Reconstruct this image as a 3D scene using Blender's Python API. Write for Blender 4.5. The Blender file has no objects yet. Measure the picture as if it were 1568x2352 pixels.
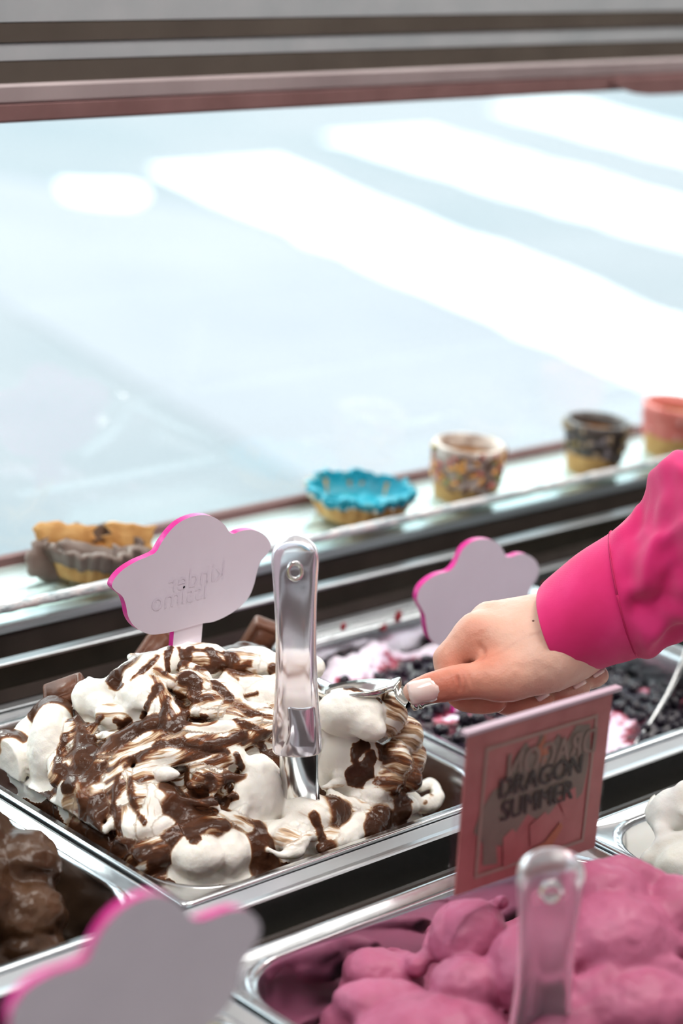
import bpy, bmesh, math, random
import numpy as np
from mathutils import Vector, Matrix
from mathutils.bvhtree import BVHTree

# ------------------------------------------------------------------ camera
S = bpy.context.scene
COL = S.collection
FPX, PCX, PCY = 5423.0, 784.0, 1176.0            # focal length and centre for a 1568 x 2352 frame
pitch, yaw, roll = [math.radians(a) for a in (18.224, -45.473, 5.5)]
FWD = np.array([-math.sin(yaw)*math.cos(pitch), math.cos(yaw)*math.cos(pitch), -math.sin(pitch)])
_rt = np.array([math.cos(yaw), math.sin(yaw), 0.0]); _up = np.cross(_rt, FWD)
RT = math.cos(roll)*_rt + math.sin(roll)*_up
UP = -math.sin(roll)*_rt + math.cos(roll)*_up
CAM = np.array([-0.8367, -0.9197, 0.66])
cd = bpy.data.cameras.new('camera'); cam = bpy.data.objects.new('camera', cd); COL.objects.link(cam)
cam.matrix_world = Matrix(((RT[0], UP[0], -FWD[0], CAM[0]), (RT[1], UP[1], -FWD[1], CAM[1]),
                           (RT[2], UP[2], -FWD[2], CAM[2]), (0, 0, 0, 1)))
cd.sensor_fit = 'VERTICAL'; cd.sensor_height = 36.0; cd.sensor_width = 24.0
cd.lens = FPX*36.0/2352.0
cd.clip_start = 0.02
cd.dof.use_dof = True; cd.dof.focus_distance = 1.50; cd.dof.aperture_fstop = 4.0
S.camera = cam

# ------------------------------------------------------------------ world, lights, exposure
w = bpy.data.worlds.new('overcast_sky'); S.world = w; w.use_nodes = True
bg = w.node_tree.nodes['Background']
bg.inputs['Color'].default_value = (0.88, 0.94, 1.0, 1); bg.inputs['Strength'].default_value = 2.5
S.view_settings.view_transform = 'Standard'; S.view_settings.look = 'None'
S.view_settings.exposure = 0.38; S.view_settings.gamma = 1.0; S.view_settings.use_curve_mapping = False
try:                                              # light path limits keep the glass and scattering affordable
    cy = S.cycles; cy.max_bounces = 7; cy.diffuse_bounces = 3; cy.glossy_bounces = 3; cy.transmission_bounces = 6; cy.transparent_max_bounces = 10
    cy.caustics_reflective = False; cy.caustics_refractive = False; cy.use_adaptive_sampling = True; cy.adaptive_threshold = 0.04; cy.adaptive_min_samples = 16
except AttributeError: pass
sd = bpy.data.lights.new('hazy_sun', 'SUN'); sd.energy = 3.0; sd.angle = math.radians(12); sd.color = (1, 0.97, 0.93)
so = bpy.data.objects.new('hazy_sun', sd); COL.objects.link(so)
so.rotation_euler = (math.radians(-42), math.radians(8), 0)

def fill_lamp(x, y, sx, sy, power):
    ld = bpy.data.lights.new('ceiling_fill_light', 'AREA'); ld.shape = 'RECTANGLE'; ld.size = sx; ld.size_y = sy
    ld.energy = power; ld.color = (1.0, 0.95, 0.90)
    lo = bpy.data.objects.new('ceiling_fill_light', ld); COL.objects.link(lo); lo.location = (x, y, 1.60)
for lx in (-0.9, 0.6, 2.0):
    fill_lamp(lx, -0.08, 1.0, 0.4, 15)  # unseen overhead fill, added to brighten the interior
    fill_lamp(lx, -1.60, 1.0, 0.4, 4.0)  # rear row added to lift the sign backs, no fixture

# ------------------------------------------------------------------ helpers: points, objects
def ray(px, py): return (px-PCX)/FPX*RT - (py-PCY)/FPX*UP + FWD
def at_y(px, py, Y): d = ray(px, py); return CAM + d*((Y-CAM[1])/d[1])
def at_z(px, py, z): d = ray(px, py); return CAM + d*((z-CAM[2])/d[2])
def at_d(px, py, D): return CAM + ray(px, py)*D

def link(o, parent=None):
    COL.objects.link(o)
    if parent is not None: o.parent = parent
    return o
def tag(o, label=None, cat=None, group=None, kind=None):
    if label: o['label'] = label
    if cat: o['category'] = cat
    if group: o['group'] = group
    if kind: o['kind'] = kind
    return o
def empty(name, loc=(0, 0, 0), label=None, cat=None, group=None):
    o = bpy.data.objects.new(name, None); o.location = loc; o.empty_display_size = 0.02
    link(o); return tag(o, label, cat, group)
def mesh_obj(name, verts, faces, m, parent=None, smooth=True):
    me = bpy.data.meshes.new(name); me.from_pydata([tuple(map(float, v)) for v in verts], [], faces)
    me.validate(); me.update()
    if smooth: me.polygons.foreach_set('use_smooth', [True]*len(me.polygons))
    me.materials.append(m)
    return link(bpy.data.objects.new(name, me), parent)
def bm_obj(name, bm, m, parent=None, smooth=False):
    me = bpy.data.meshes.new(name); bm.to_mesh(me); bm.free()
    if smooth: me.polygons.foreach_set('use_smooth', [True]*len(me.polygons))
    me.materials.append(m)
    return link(bpy.data.objects.new(name, me), parent)
def np_mesh(name, V, Q, m, parent=None):
    me = bpy.data.meshes.new(name); n = len(V); q = len(Q)
    me.vertices.add(n); me.vertices.foreach_set('co', np.ascontiguousarray(V, np.float32).ravel())
    me.loops.add(q*4); me.loops.foreach_set('vertex_index', np.ascontiguousarray(Q, np.int32).ravel())
    me.polygons.add(q); me.polygons.foreach_set('loop_start', np.arange(q, dtype=np.int32)*4)
    me.polygons.foreach_set('loop_total', np.full(q, 4, np.int32))
    me.polygons.foreach_set('use_smooth', np.ones(q, bool))
    me.update(calc_edges=True); me.validate()
    me.materials.append(m)
    return link(bpy.data.objects.new(name, me), parent)
def box(bm, x0, x1, y0, y1, z0, z1):
    v = [bm.verts.new(p) for p in ((x0,y0,z0),(x1,y0,z0),(x1,y1,z0),(x0,y1,z0),(x0,y0,z1),(x1,y0,z1),(x1,y1,z1),(x0,y1,z1))]
    for f in ((0,3,2,1),(4,5,6,7),(0,1,5,4),(1,2,6,5),(2,3,7,6),(3,0,4,7)): bm.faces.new([v[i] for i in f])
def box_obj(name, b, m, parent=None, bevel=0.0):
    bm = bmesh.new(); box(bm, *b)
    if bevel:
        bmesh.ops.bevel(bm, geom=list(bm.edges), offset=bevel, segments=2, affect='EDGES', profile=0.6)
    return bm_obj(name, bm, m, parent)
def extrude_x(name, prof, x0, x1, m, parent=None, smooth=False):
    n = len(prof); v = [(x0, p[0], p[1]) for p in prof] + [(x1, p[0], p[1]) for p in prof]
    f = [(i, (i+1) % n, n+(i+1) % n, n+i) for i in range(n)] + [tuple(range(n))[::-1], tuple(range(n, 2*n))]
    return mesh_obj(name, v, f, m, parent, smooth)
def catmull(P, n=6):
    P = np.array(P, float); P = np.vstack([2*P[0]-P[1], P, 2*P[-1]-P[-2]]); out = []
    for i in range(1, len(P)-2):
        for t in np.linspace(0, 1, n, endpoint=False):
            a, b, c, d = P[i-1:i+3]
            out.append(0.5*(2*b + (c-a)*t + (2*a-5*b+4*c-d)*t*t + (3*b-a-3*c+d)*t**3))
    out.append(P[-2]); return np.array(out)

# ------------------------------------------------------------------ helpers: materials
def mat(name, color, rough=0.5, metal=0.0, spec=0.5, sss=0.0, sssr=(1, .5, .3), coat=0.0, sheen=0.0, trans=0.0, ior=1.45):
    m = bpy.data.materials.new(name); m.use_nodes = True; b = m.node_tree.nodes['Principled BSDF']
    b.inputs['Base Color'].default_value = (*color, 1); b.inputs['Roughness'].default_value = rough
    b.inputs['Metallic'].default_value = metal; b.inputs['Specular IOR Level'].default_value = spec
    b.inputs['Subsurface Weight'].default_value = sss
    if sss: b.inputs['Subsurface Radius'].default_value = sssr; b.inputs['Subsurface Scale'].default_value = 0.006
    b.inputs['Coat Weight'].default_value = coat; b.inputs['Sheen Weight'].default_value = sheen
    b.inputs['Transmission Weight'].default_value = trans; b.inputs['IOR'].default_value = ior
    return m
def nodes(m): return m.node_tree.nodes, m.node_tree.links, m.node_tree.nodes['Principled BSDF']
def N(nt, typ, **kw):
    n = nt.new(typ)
    for k, v in kw.items():
        if k in n.inputs: n.inputs[k].default_value = v
        else: setattr(n, k, v)
    return n
def ramp(nt, stops):
    r = nt.new('ShaderNodeValToRGB'); e = r.color_ramp.elements
    while len(e) < len(stops): e.new(0.5)
    for el, (p, c) in zip(e, stops): el.position = p; el.color = (*c, 1)
    return r
def noise_color(m, stops, scale=40, detail=4, rough_amp=0.0, bump=0.0, bscale=None, coords='Object', stretch=None):
    nt, lk, b = nodes(m)
    tc = nt.new('ShaderNodeTexCoord'); src = tc.outputs[coords]
    if stretch:
        mp = nt.new('ShaderNodeMapping'); mp.inputs['Scale'].default_value = stretch; lk.new(src, mp.inputs[0]); src = mp.outputs[0]
    nz = N(nt, 'ShaderNodeTexNoise', Scale=scale, Detail=detail); lk.new(src, nz.inputs['Vector'])
    r = ramp(nt, stops); lk.new(nz.outputs['Fac'], r.inputs[0]); lk.new(r.outputs[0], b.inputs['Base Color'])
    if bump:
        n2 = N(nt, 'ShaderNodeTexNoise', Scale=bscale or scale*3, Detail=5); lk.new(src, n2.inputs['Vector'])
        bp = N(nt, 'ShaderNodeBump', Strength=1.0, Distance=bump); lk.new(n2.outputs['Fac'], bp.inputs['Height']); lk.new(bp.outputs[0], b.inputs['Normal'])
    return m
def steel(name, base=(.72, .74, .76), r0=.18, r1=.34, scale=60, stretch=(1, 30, 30)):
    m = mat(name, base, 0.25, 1.0); nt, lk, b = nodes(m)
    tc = nt.new('ShaderNodeTexCoord'); mp = nt.new('ShaderNodeMapping'); mp.inputs['Scale'].default_value = stretch
    lk.new(tc.outputs['Object'], mp.inputs[0]); nz = N(nt, 'ShaderNodeTexNoise', Scale=scale, Detail=3); lk.new(mp.outputs[0], nz.inputs['Vector'])
    mr = N(nt, 'ShaderNodeMapRange'); mr.inputs['To Min'].default_value = r0; mr.inputs['To Max'].default_value = r1
    lk.new(nz.outputs['Fac'], mr.inputs['Value']); lk.new(mr.outputs[0], b.inputs['Roughness'])
    bp = N(nt, 'ShaderNodeBump', Strength=0.06, Distance=0.0003); lk.new(nz.outputs['Fac'], bp.inputs['Height']); lk.new(bp.outputs[0], b.inputs['Normal'])
    return m
def thin_glass(name, tint=(.93, .98, .97), f0=.05, rough=0.02):
    m = bpy.data.materials.new(name); m.use_nodes = True; nt = m.node_tree.nodes; lk = m.node_tree.links; nt.clear()
    o = nt.new('ShaderNodeOutputMaterial'); mx = nt.new('ShaderNodeMixShader'); t = N(nt, 'ShaderNodeBsdfTransparent'); t.inputs[0].default_value = (*tint, 1)
    g = N(nt, 'ShaderNodeBsdfGlossy', Roughness=rough); lw = nt.new('ShaderNodeLayerWeight')
    pw = N(nt, 'ShaderNodeMath', operation='POWER'); lk.new(lw.outputs['Facing'], pw.inputs[0]); pw.inputs[1].default_value = 5.0
    ma = N(nt, 'ShaderNodeMath', operation='MULTIPLY_ADD'); lk.new(pw.outputs[0], ma.inputs[0]); ma.inputs[1].default_value = 1-f0; ma.inputs[2].default_value = f0
    lk.new(ma.outputs[0], mx.inputs[0]); lk.new(t.outputs[0], mx.inputs[1]); lk.new(g.outputs[0], mx.inputs[2]); lk.new(mx.outputs[0], o.inputs[0])
    return m

M = {}
M['pan'] = steel('brushed_steel', (.68, .71, .73), .16, .26, scale=25, stretch=(6, 6, 40))
M['rail'] = steel('steel_rail', (.62, .66, .69), .25, .4, 20, (1, 40, 40))
M['polish'] = steel('polished_steel', (.78, .78, .77), .07, .14, 15, (1, 1, 1))
M['dark'] = noise_color(mat('dark_plastic', (.02, .017, .012), .45, spec=.15), [(.3, (.016, .014, .010)), (.7, (.03, .026, .019))], 30)
M['brown'] = noise_color(mat('brown_plastic', (.035, .028, .024), .4, spec=.25), [(.3, (.026, .021, .018)), (.7, (.045, .036, .031))], 25)
M['mauve'] = noise_color(mat('mauve_trim', (.19, .10, .10), .6, spec=.15), [(.3, (.17, .092, .09)), (.7, (.215, .12, .118))], 30)
M['mauve_light'] = noise_color(mat('pale_mauve_trim', (.36, .27, .27), .25), [(.35, (.25, .20, .205)), (.65, (.34, .28, .285))], 9, stretch=(1, .1, .1))
M['grey_paint'] = noise_color(mat('grey_paint', (.34, .36, .38), .5), [(.3, (.32, .35, .37)), (.7, (.38, .40, .42))], 20)
M['canopy_dark'] = noise_color(mat('canopy_dark', (.06, .045, .035), .5), [(.3, (.05, .038, .03)), (.7, (.075, .06, .048))], 12)
M['white_case'] = noise_color(mat('white_street_sheen', (.86, .87, .88), .3), [(.3, (.84, .86, .88)), (.7, (.9, .9, .9))], 8)  # white stands in for the bright street showing in the shelf glass
M['teal_line'] = mat('teal_refraction', (.35, .62, .63), .4)
M['glass'] = thin_glass('window_glass')
M['edge_glass'] = noise_color(mat('glass_edge', (.62, .74, .77), .10, spec=1., coat=.6), [(.38, (.50, .64, .68)), (.48, (.80, .90, .93)), (.58, (1, 1, 1))], 30, 6, bump=.0022, bscale=120, stretch=(2.6, 6, 6))  # flecks up to white put the edge's sparkle into the colour
M['wall'] = noise_color(mat('pale_wall', (.62, .60, .60), .8), [(.3, (.60, .58, .58)), (.7, (.66, .64, .64))], 3)
M['ceil'] = noise_color(mat('white_ceiling', (.75, .75, .74), .9), [(.3, (.72, .72, .71)), (.7, (.78, .78, .77))], 3)
M['floor'] = noise_color(mat('floor_tile', (.25, .23, .21), .5), [(.3, (.22, .2, .19)), (.7, (.28, .26, .24))], 6)

# ------------------------------------------------------------------ numpy noise and surface nets
def _hash(ix, iy, iz, seed):
    h = (ix.astype(np.uint32)*np.uint32(374761393) + iy.astype(np.uint32)*np.uint32(668265263)
         + iz.astype(np.uint32)*np.uint32(2147483647) + np.uint32((seed*974634541) & 0xffffffff))
    h = (h ^ (h >> np.uint32(13)))*np.uint32(1274126177)
    h = (h ^ (h >> np.uint32(15)))*np.uint32(2246822519)
    return ((h ^ (h >> np.uint32(16))) & np.uint32(0xffffff)).astype(np.float64)/16777215.0
def vnoise(P, scale, seed=0):
    p = np.asarray(P)*scale + 1000.0; i = np.floor(p).astype(np.int64); f = p-i; f = f*f*f*(f*(f*6-15)+10)
    r = 0
    for dx in (0, 1):
        wx = f[:, 0] if dx else 1-f[:, 0]
        for dy in (0, 1):
            wy = f[:, 1] if dy else 1-f[:, 1]
            for dz in (0, 1):
                wz = f[:, 2] if dz else 1-f[:, 2]
                r = r + wx*wy*wz*_hash(i[:, 0]+dx, i[:, 1]+dy, i[:, 2]+dz, seed)
    return r*2-1
def fbm(P, scale, oct=3, seed=0, gain=.5):
    a = 1.0; r = 0
    for o in range(oct):
        r = r + a*vnoise(P, scale*2**o, seed+o*17); a *= gain
    return r
def sstep(a, b, x): t = np.clip((x-a)/(b-a), 0, 1); return t*t*(3-2*t)

def surface_nets(F, org, h):
    s = F < 0; nx, ny, nz = F.shape
    cnt = np.zeros((nx-1, ny-1, nz-1), np.int8)
    for a in (0, 1):
        for b in (0, 1):
            for c in (0, 1): cnt += s[a:nx-1+a, b:ny-1+b, c:nz-1+c]
    act = (cnt > 0) & (cnt < 8); ci = np.argwhere(act); n = len(ci)
    idx = -np.ones(act.shape, np.int64); idx[act] = np.arange(n)
    acc = np.zeros((n, 3)); num = np.zeros(n)
    for ax in range(3):
        o1, o2 = [k for k in range(3) if k != ax]
        for b in (0, 1):
            for c in (0, 1):
                p0 = ci.copy(); p0[:, o1] += b; p0[:, o2] += c; p1 = p0.copy(); p1[:, ax] += 1
                f0 = F[p0[:, 0], p0[:, 1], p0[:, 2]]; f1 = F[p1[:, 0], p1[:, 1], p1[:, 2]]
                mk = (f0 < 0) != (f1 < 0); t = np.where(mk, f0/np.where(mk, f0-f1, 1), 0)
                q = p0.astype(float); q[:, ax] += t
                acc[mk] += q[mk]; num[mk] += 1
    V = acc/num[:, None]*h + org
    quads = []
    for ax in range(3):
        o1, o2 = (ax+1) % 3, (ax+2) % 3
        sl0 = [slice(None)]*3; sl1 = [slice(None)]*3; sl0[ax] = slice(0, -1); sl1[ax] = slice(1, None)
        ch = s[tuple(sl0)] != s[tuple(sl1)]
        e = np.argwhere(ch); e = e[(e[:, o1] > 0) & (e[:, o2] > 0) & (e[:, o1] < F.shape[o1]-1) & (e[:, o2] < F.shape[o2]-1)]
        def g(d1, d2):
            q = e.copy(); q[:, o1] += d1; q[:, o2] += d2; return idx[q[:, 0], q[:, 1], q[:, 2]]
        Q = np.stack([g(-1, -1), g(0, -1), g(0, 0), g(-1, 0)], 1)
        ins = s[e[:, 0], e[:, 1], e[:, 2]]
        Q[~ins] = Q[~ins][:, ::-1]; quads.append(Q)
    Q = np.vstack(quads); Q = Q[(Q >= 0).all(1)]
    return V, Q
def relax(V, Q, it=1, lam=.5):
    n = len(V); E = np.vstack([Q[:, [0, 1]], Q[:, [1, 2]], Q[:, [2, 3]], Q[:, [3, 0]]])
    deg = np.bincount(E.ravel(), minlength=n)[:, None]
    for _ in range(it):
        A = np.zeros_like(V)
        for k in range(3):
            A[:, k] = np.bincount(E[:, 0], V[E[:, 1], k], n) + np.bincount(E[:, 1], V[E[:, 0], k], n)
        V = V + lam*(A/np.maximum(deg, 1)-V)
    return V
def vnormals(V, Q):
    fn = np.cross(V[Q[:, 2]]-V[Q[:, 0]], V[Q[:, 3]]-V[Q[:, 1]]); n = np.zeros_like(V)
    for k in range(4):
        for c in range(3): n[:, c] += np.bincount(Q[:, k], fn[:, c], len(V))
    return n/np.maximum(np.linalg.norm(n, axis=1, keepdims=True), 1e-12)

class Lump:
    """ellipsoid (centre, radii, frame) or tube (points with radii)"""
    def __init__(s, tone=0., marb=0., k=.004): s.tone, s.marb, s.k = tone, marb, k
    def ell(s, c, r, A): s.c, s.r, s.A, s.tube = np.array(c), np.array(r), A, None; return s
    def tub(s, P): s.tube = np.array(P, float); return s
    def bounds(s):
        if s.tube is not None: R = s.tube[:, 3:4]; return (s.tube[:, :3]-R).min(0), (s.tube[:, :3]+R).max(0)
        m = max(s.r); return s.c-m, s.c+m
    def sd(s, p):
        if s.tube is None:
            q = (p-s.c) @ s.A.T; k0 = np.sqrt(((q/s.r)**2).sum(-1)); k1 = np.sqrt(((q/s.r**2)**2).sum(-1))
            return k0*(k0-1)/np.maximum(k1, 1e-9)
        return s.tubesd(p)[0]
    def tubesd(s, p):
        best = np.full(p.shape[:-1], 1e9); bs = np.zeros(p.shape[:-1]); L = 0
        for a, b in zip(s.tube[:-1], s.tube[1:]):
            ab = b[:3]-a[:3]; l2 = max(float(ab @ ab), 1e-12); t = np.clip(((p-a[:3]) @ ab)/l2, 0, 1)
            d = np.sqrt(((p-a[:3]-t[..., None]*ab)**2).sum(-1)) - (a[3]+t*(b[3]-a[3]))
            u = d < best; best = np.where(u, d, best); bs = np.where(u, L+t*math.sqrt(l2), bs); L += math.sqrt(l2)
        return best, bs
    def flow(s, p):
        if s.tube is None:
            q = (p-s.c) @ s.A.T; return q[:, 0], q[:, 1]*1.0+q[:, 2]*.5
        d, sl = s.tubesd(p)
        ax = s.tube[-1, :3]-s.tube[0, :3]; ax = ax/np.linalg.norm(ax); sd_ = np.cross(ax, FWD); sd_ /= np.linalg.norm(sd_)
        return sl, (p-s.tube[0, :3]) @ sd_
def smin(a, b, k):
    h = np.maximum(k-np.abs(a-b), 0)/k; return np.minimum(a, b)-h*h*k*.25
def build_sdf(lumps, lo, hi, h, base=None, clip=None):
    lo = np.array(lo, float); n = np.ceil((np.array(hi)-lo)/h).astype(int)+1
    ax = [lo[k]+h*np.arange(n[k]) for k in range(3)]
    F = np.full(n, .05, np.float64)
    if base is not None:
        X, Y = np.meshgrid(ax[0], ax[1], indexing='ij'); F = ax[2][None, None, :]-base(X, Y)[:, :, None]; F = np.clip(F, -.05, .05)
    for L in lumps:
        b0, b1 = L.bounds(); i0 = np.clip(np.floor((b0-.008-lo)/h).astype(int), 0, n-1); i1 = np.clip(np.ceil((b1+.008-lo)/h).astype(int)+1, 1, n)
        if (i1 <= i0).any(): continue
        sl = tuple(slice(a, b) for a, b in zip(i0, i1))
        g = np.stack(np.meshgrid(*[ax[k][sl[k]] for k in range(3)], indexing='ij'), -1)
        F[sl] = smin(F[sl], L.sd(g), L.k)
    if clip is not None:
        X, Y, Z = np.meshgrid(*ax, indexing='ij'); F = np.maximum(F, clip(X, Y, Z))
    F[0] = F[-1] = .05; F[:, 0] = F[:, -1] = .05; F[:, :, 0] = F[:, :, -1] = .05
    return surface_nets(F, lo, h)
def set_attr(o, name, data, typ='FLOAT'):
    a = o.data.attributes.new(name, typ, 'POINT')
    if typ == 'FLOAT': a.data.foreach_set('value', np.ascontiguousarray(data, np.float32))
    else: a.data.foreach_set('vector', np.ascontiguousarray(data, np.float32).ravel())

# ------------------------------------------------------------------ the setting: street, room
def structure(o): o['kind'] = 'structure'; return o
m = noise_color(mat('asphalt', (.3, .33, .36), .9), [(.30, (.166, .192, .212)), (.44, (.190, .208, .224)), (.56, (.224, .228, .242)), (.72, (.238, .238, .252))], .55, 5, bump=.004, bscale=60)
structure(box_obj('ground_street', (-6, 40, 0.9, 60, -1.15, -1.0), m))
Mp = noise_color(mat('road_paint', (.8, .8, .8), .8), [(.32, (.55, .57, .60)), (.45, (.80, .81, .82)), (.7, (.88, .88, .88))], 3.5, 5)
stripes = [(-1.35*1, 'worn'), (0, ''), (1.35, ''), (2.72, ''), (4.1, '')]
rnd = random.Random(3)
def road_stripe(x_mid, y0, y1, wd, label, tilt=.10):
    n = 26; L = []; R_ = []
    for i in range(n+1):
        y = y0+(y1-y0)*i/n; x = x_mid+tilt*(y-4.5)
        L.append((x-wd/2+rnd.uniform(-.03, .03), y)); R_.append((x+wd/2+rnd.uniform(-.03, .03), y))
    pts = L+R_[::-1]; k = len(pts)
    v = [(x, y, -1.0) for x, y in pts]+[(x, y, -.994) for x, y in pts]
    f = [tuple(range(k, 2*k))]+[(i, (i+1) % k, k+(i+1) % k, k+i) for i in range(k)]
    o = mesh_obj('crosswalk_stripe', v, f, Mp, None, False)
    return tag(o, label, 'road marking', 'white crosswalk stripes')
road_stripe(4.95, 1.5, 6.0, .66, 'broad white crosswalk stripe crossing the middle of the window view', .22)
road_stripe(6.36, 2.0, 6.35, .66, 'white crosswalk stripe second from the top right of the window')
road_stripe(7.78, 2.0, 6.75, .66, 'white crosswalk stripe farthest away at the top right')
pts = [(.22*math.cos(a)*(1+.25*math.sin(2*a+.4)), .24*math.sin(a)*(1+.15*math.cos(3*a))) for a in np.linspace(0, 2*math.pi, 28, endpoint=False)]
k = len(pts); v = [(4.50+x*.75, 5.68+y*.8, -1.0) for x, y in pts]+[(4.50+x*.75, 5.68+y*.8, -.994) for x, y in pts]
tag(mesh_obj('road_paint_patch', v, [tuple(range(k, 2*k))]+[(i, (i+1) % k, k+(i+1) % k, k+i) for i in range(k)], Mp, None, False),
    'small white worn paint patch on the street left of the stripes', 'road marking')
def paving(name, pts, m, label):
    k = len(pts); v = [(x, y, -1.0) for x, y in pts]+[(x, y, -.9965) for x, y in pts]
    structure(mesh_obj(name, v, [tuple(range(k, 2*k))]+[(i, (i+1) % k, k+(i+1) % k, k+i) for i in range(k)], m, None, False))
Mlav = noise_color(mat('pale_concrete', (.42, .42, .46), .9), [(.3, (.236, .236, .258)), (.7, (.266, .262, .280))], 1.4, 4)
paving('ground_pale_band', [(2.5, 1.2), (4.45, 1.2), (4.70, 5.2), (4.1, 6.5), (3.6, 6.5)], Mlav, '')

RX0, RX1, RY0, RY1, RZ0, RZ1 = -2.6, 4.2, -2.6, 0.62, -0.95, 1.65
structure(box_obj('floor', (RX0, RX1, RY0, RY1, RZ0-.05, RZ0), M['floor']))
structure(box_obj('ceiling', (RX0, RX1, RY0, RY1+.1, RZ1, RZ1+.05), M['ceil']))
structure(box_obj('wall_back', (RX0, RX1, RY0-.05, RY0, RZ0, RZ1), M['wall']))
structure(box_obj('wall_left', (RX0-.05, RX0, RY0, RY1, RZ0, RZ1), M['wall']))
structure(box_obj('wall_right', (RX1, RX1+.05, RY0, RY1, RZ0, RZ1), M['wall']))
structure(box_obj('wall_front_header', (RX0, RX1, .56, RY1, .66, RZ1), M['wall']))
structure(box_obj('wall_front_sill', (RX0, RX1, .56, RY1, RZ0, -.06), M['wall']))

# ------------------------------------------------------------------ the display case
CX0, CX1 = -1.3, 2.6
case = empty('display_case', (0.6, 0.1, RZ0), 'steel and glass ice cream display case holding the pans and cone shelf', 'display case')
case_inv = Matrix.Translation((-0.6, -0.1, -RZ0))
def cpart(o): o.matrix_parent_inverse = case_inv; return o
# back ledge, stepped up to the shelf (profile in Y, Z)
cpart(extrude_x('back_ledge', [(.2865, -.12), (.2865, -.0005), (.2875, 0), (.2950, 0), (.2956, -.0006), (.2956, -.12)], CX0, CX1, M['rail'], case))
cpart(extrude_x('ledge_step', [(.2956, -.12), (.2956, .0010), (.2990, .0085), (.3000, .0085), (.3000, -.12)], CX0, CX1, M['brown'], case))
cpart(extrude_x('black_channel', [(.3000, -.12), (.3000, .0255), (.3040, .0255), (.3040, -.12)], CX0, CX1, M['dark'], case))
cpart(extrude_x('steel_lip', [(.2998, .0255), (.2998, .0272), (.3006, .0280), (.3085, .0280), (.3090, .0272), (.3090, .0255)], CX0, CX1, M['rail'], case))
cpart(extrude_x('rear_channel', [(.3040, -.12), (.3040, .0180), (.3275, .0180), (.3300, .0360), (.3340, .0360), (.3340, -.12)], CX0, CX1, M['brown'], case))
cpart(extrude_x('shelf_rail', [(.3290, .0360), (.3285, .0366), (.3285, .0398), (.3292, .0402), (.3285, .0406), (.3285, .0440), (.3295, .0446), (.3400, .0446), (.3400, .0360)], CX0, CX1, M['rail'], case))
cpart(extrude_x('case_front_top', [(.3400, -.95), (.3400, .0380), (.3900, .0380), (.3900, .0400), (.3930, .0400), (.3930, .0380), (.4400, .0380), (.4400, -.95)], CX0, CX1, M['white_case'], case))
cpart(extrude_x('refraction_strip', [(.3700, .0380), (.3700, .0395), (.3735, .0395), (.3735, .0380)], CX0, CX1, M['teal_line'], case))  # added strip imitating the teal refraction line of the shelf glass
cpart(box_obj('shelf_support', (CX0, CX1, .4180, .4300, .0380, .0446), M['white_case'], case))
# the shelf: clear slab behind an upright glass lip with a rough bright top edge
cpart(box_obj('glass_shelf', (CX0, CX1, .3400, .4180, .0446, .0462), M['glass'], case))
cpart(box_obj('glass_lip', (CX0, CX1, .3256, .3282, .0446, .0535), M['glass'], case))
rnd = random.Random(5); n = 700; v = []; f = []
prof = [(.3282, .0532), (.3256, .0532), (.3249, .0550), (.3246, .0572), (.3250, .0594), (.3262, .0608), (.3276, .0608), (.3284, .0590), (.3282, .0532)]
k = len(prof)
for i in range(n+1):
    x = CX0+(CX1-CX0)*i/n; j = rnd.uniform(-.0006, .0006)
    for (y, z) in prof[:-1]: v.append((x, y+j*(1 if y < .327 else 0), z+rnd.uniform(-.0003, .0003)))
k = len(prof)-1
for i in range(n):
    for q in range(k): f.append((i*k+q, (i+1)*k+q, (i+1)*k+(q+1) % k, i*k+(q+1) % k))
cpart(mesh_obj('lip_edge', v, f, M['edge_glass'], case))
cpart(extrude_x('window_bar', [(.4205, .0446), (.4205, .0515), (.4210, .0520), (.4275, .0520), (.4280, .0515), (.4280, .0446)], CX0, CX1, M['mauve'], case))
cpart(box_obj('front_glass', (CX0, CX1, .4225, .4265, .0520, .3820), M['glass'], case))
# canopy above the window: stepped profile
cpart(extrude_x('canopy_bar', [(.4120, .3810), (.4105, .3830), (.4105, .3935), (.4140, .3945), (.4400, .3945), (.4400, .3810)], CX0, CX1, M['mauve'], case))
cpart(extrude_x('canopy_lip', [(.4120, .3945), (.4110, .3960), (.4110, .4060), (.4130, .4080), (.4400, .4080), (.4400, .3945)], CX0, CX1, M['mauve_light'], case))
cpart(extrude_x('canopy_channel', [(.4145, .4080), (.4165, .4230), (.4600, .4230), (.4600, .4080)], CX0, CX1, M['canopy_dark'], case))
cpart(extrude_x('canopy_slat', [(.4180, .4225), (.4160, .4235), (.4160, .4350), (.4190, .4362), (.4600, .4362), (.4600, .4225)], CX0, CX1, M['grey_paint'], case))
cpart(extrude_x('canopy_channel', [(.4150, .4362), (.4165, .4495), (.4600, .4495), (.4600, .4362)], CX0, CX1, M['canopy_dark'], case))
cpart(extrude_x('canopy_hood', [(.4180, .4490), (.4160, .4500), (.4160, .6500), (.5600, .6500), (.5600, .4490)], CX0, CX1, M['grey_paint'], case))
# bracket hanging under the canopy bar on the right
v = []; f = []
pr_ = [(.800, .3870), (.812, .3835), (.830, .3790), (.850, .3772), (.880, .3768), (1.30, .3768), (1.30, .3925), (.800, .3925)]
k = len(pr_)
for y in (.404, .4103): v += [(x, y, z) for x, z in pr_]
f = [tuple(range(k)), tuple(range(k, 2*k))[::-1]]+[(i, k+i, k+(i+1) % k, (i+1) % k) for i in range(k)]
cpart(mesh_obj('canopy_bracket', v, f, M['mauve'], case, False))
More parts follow.
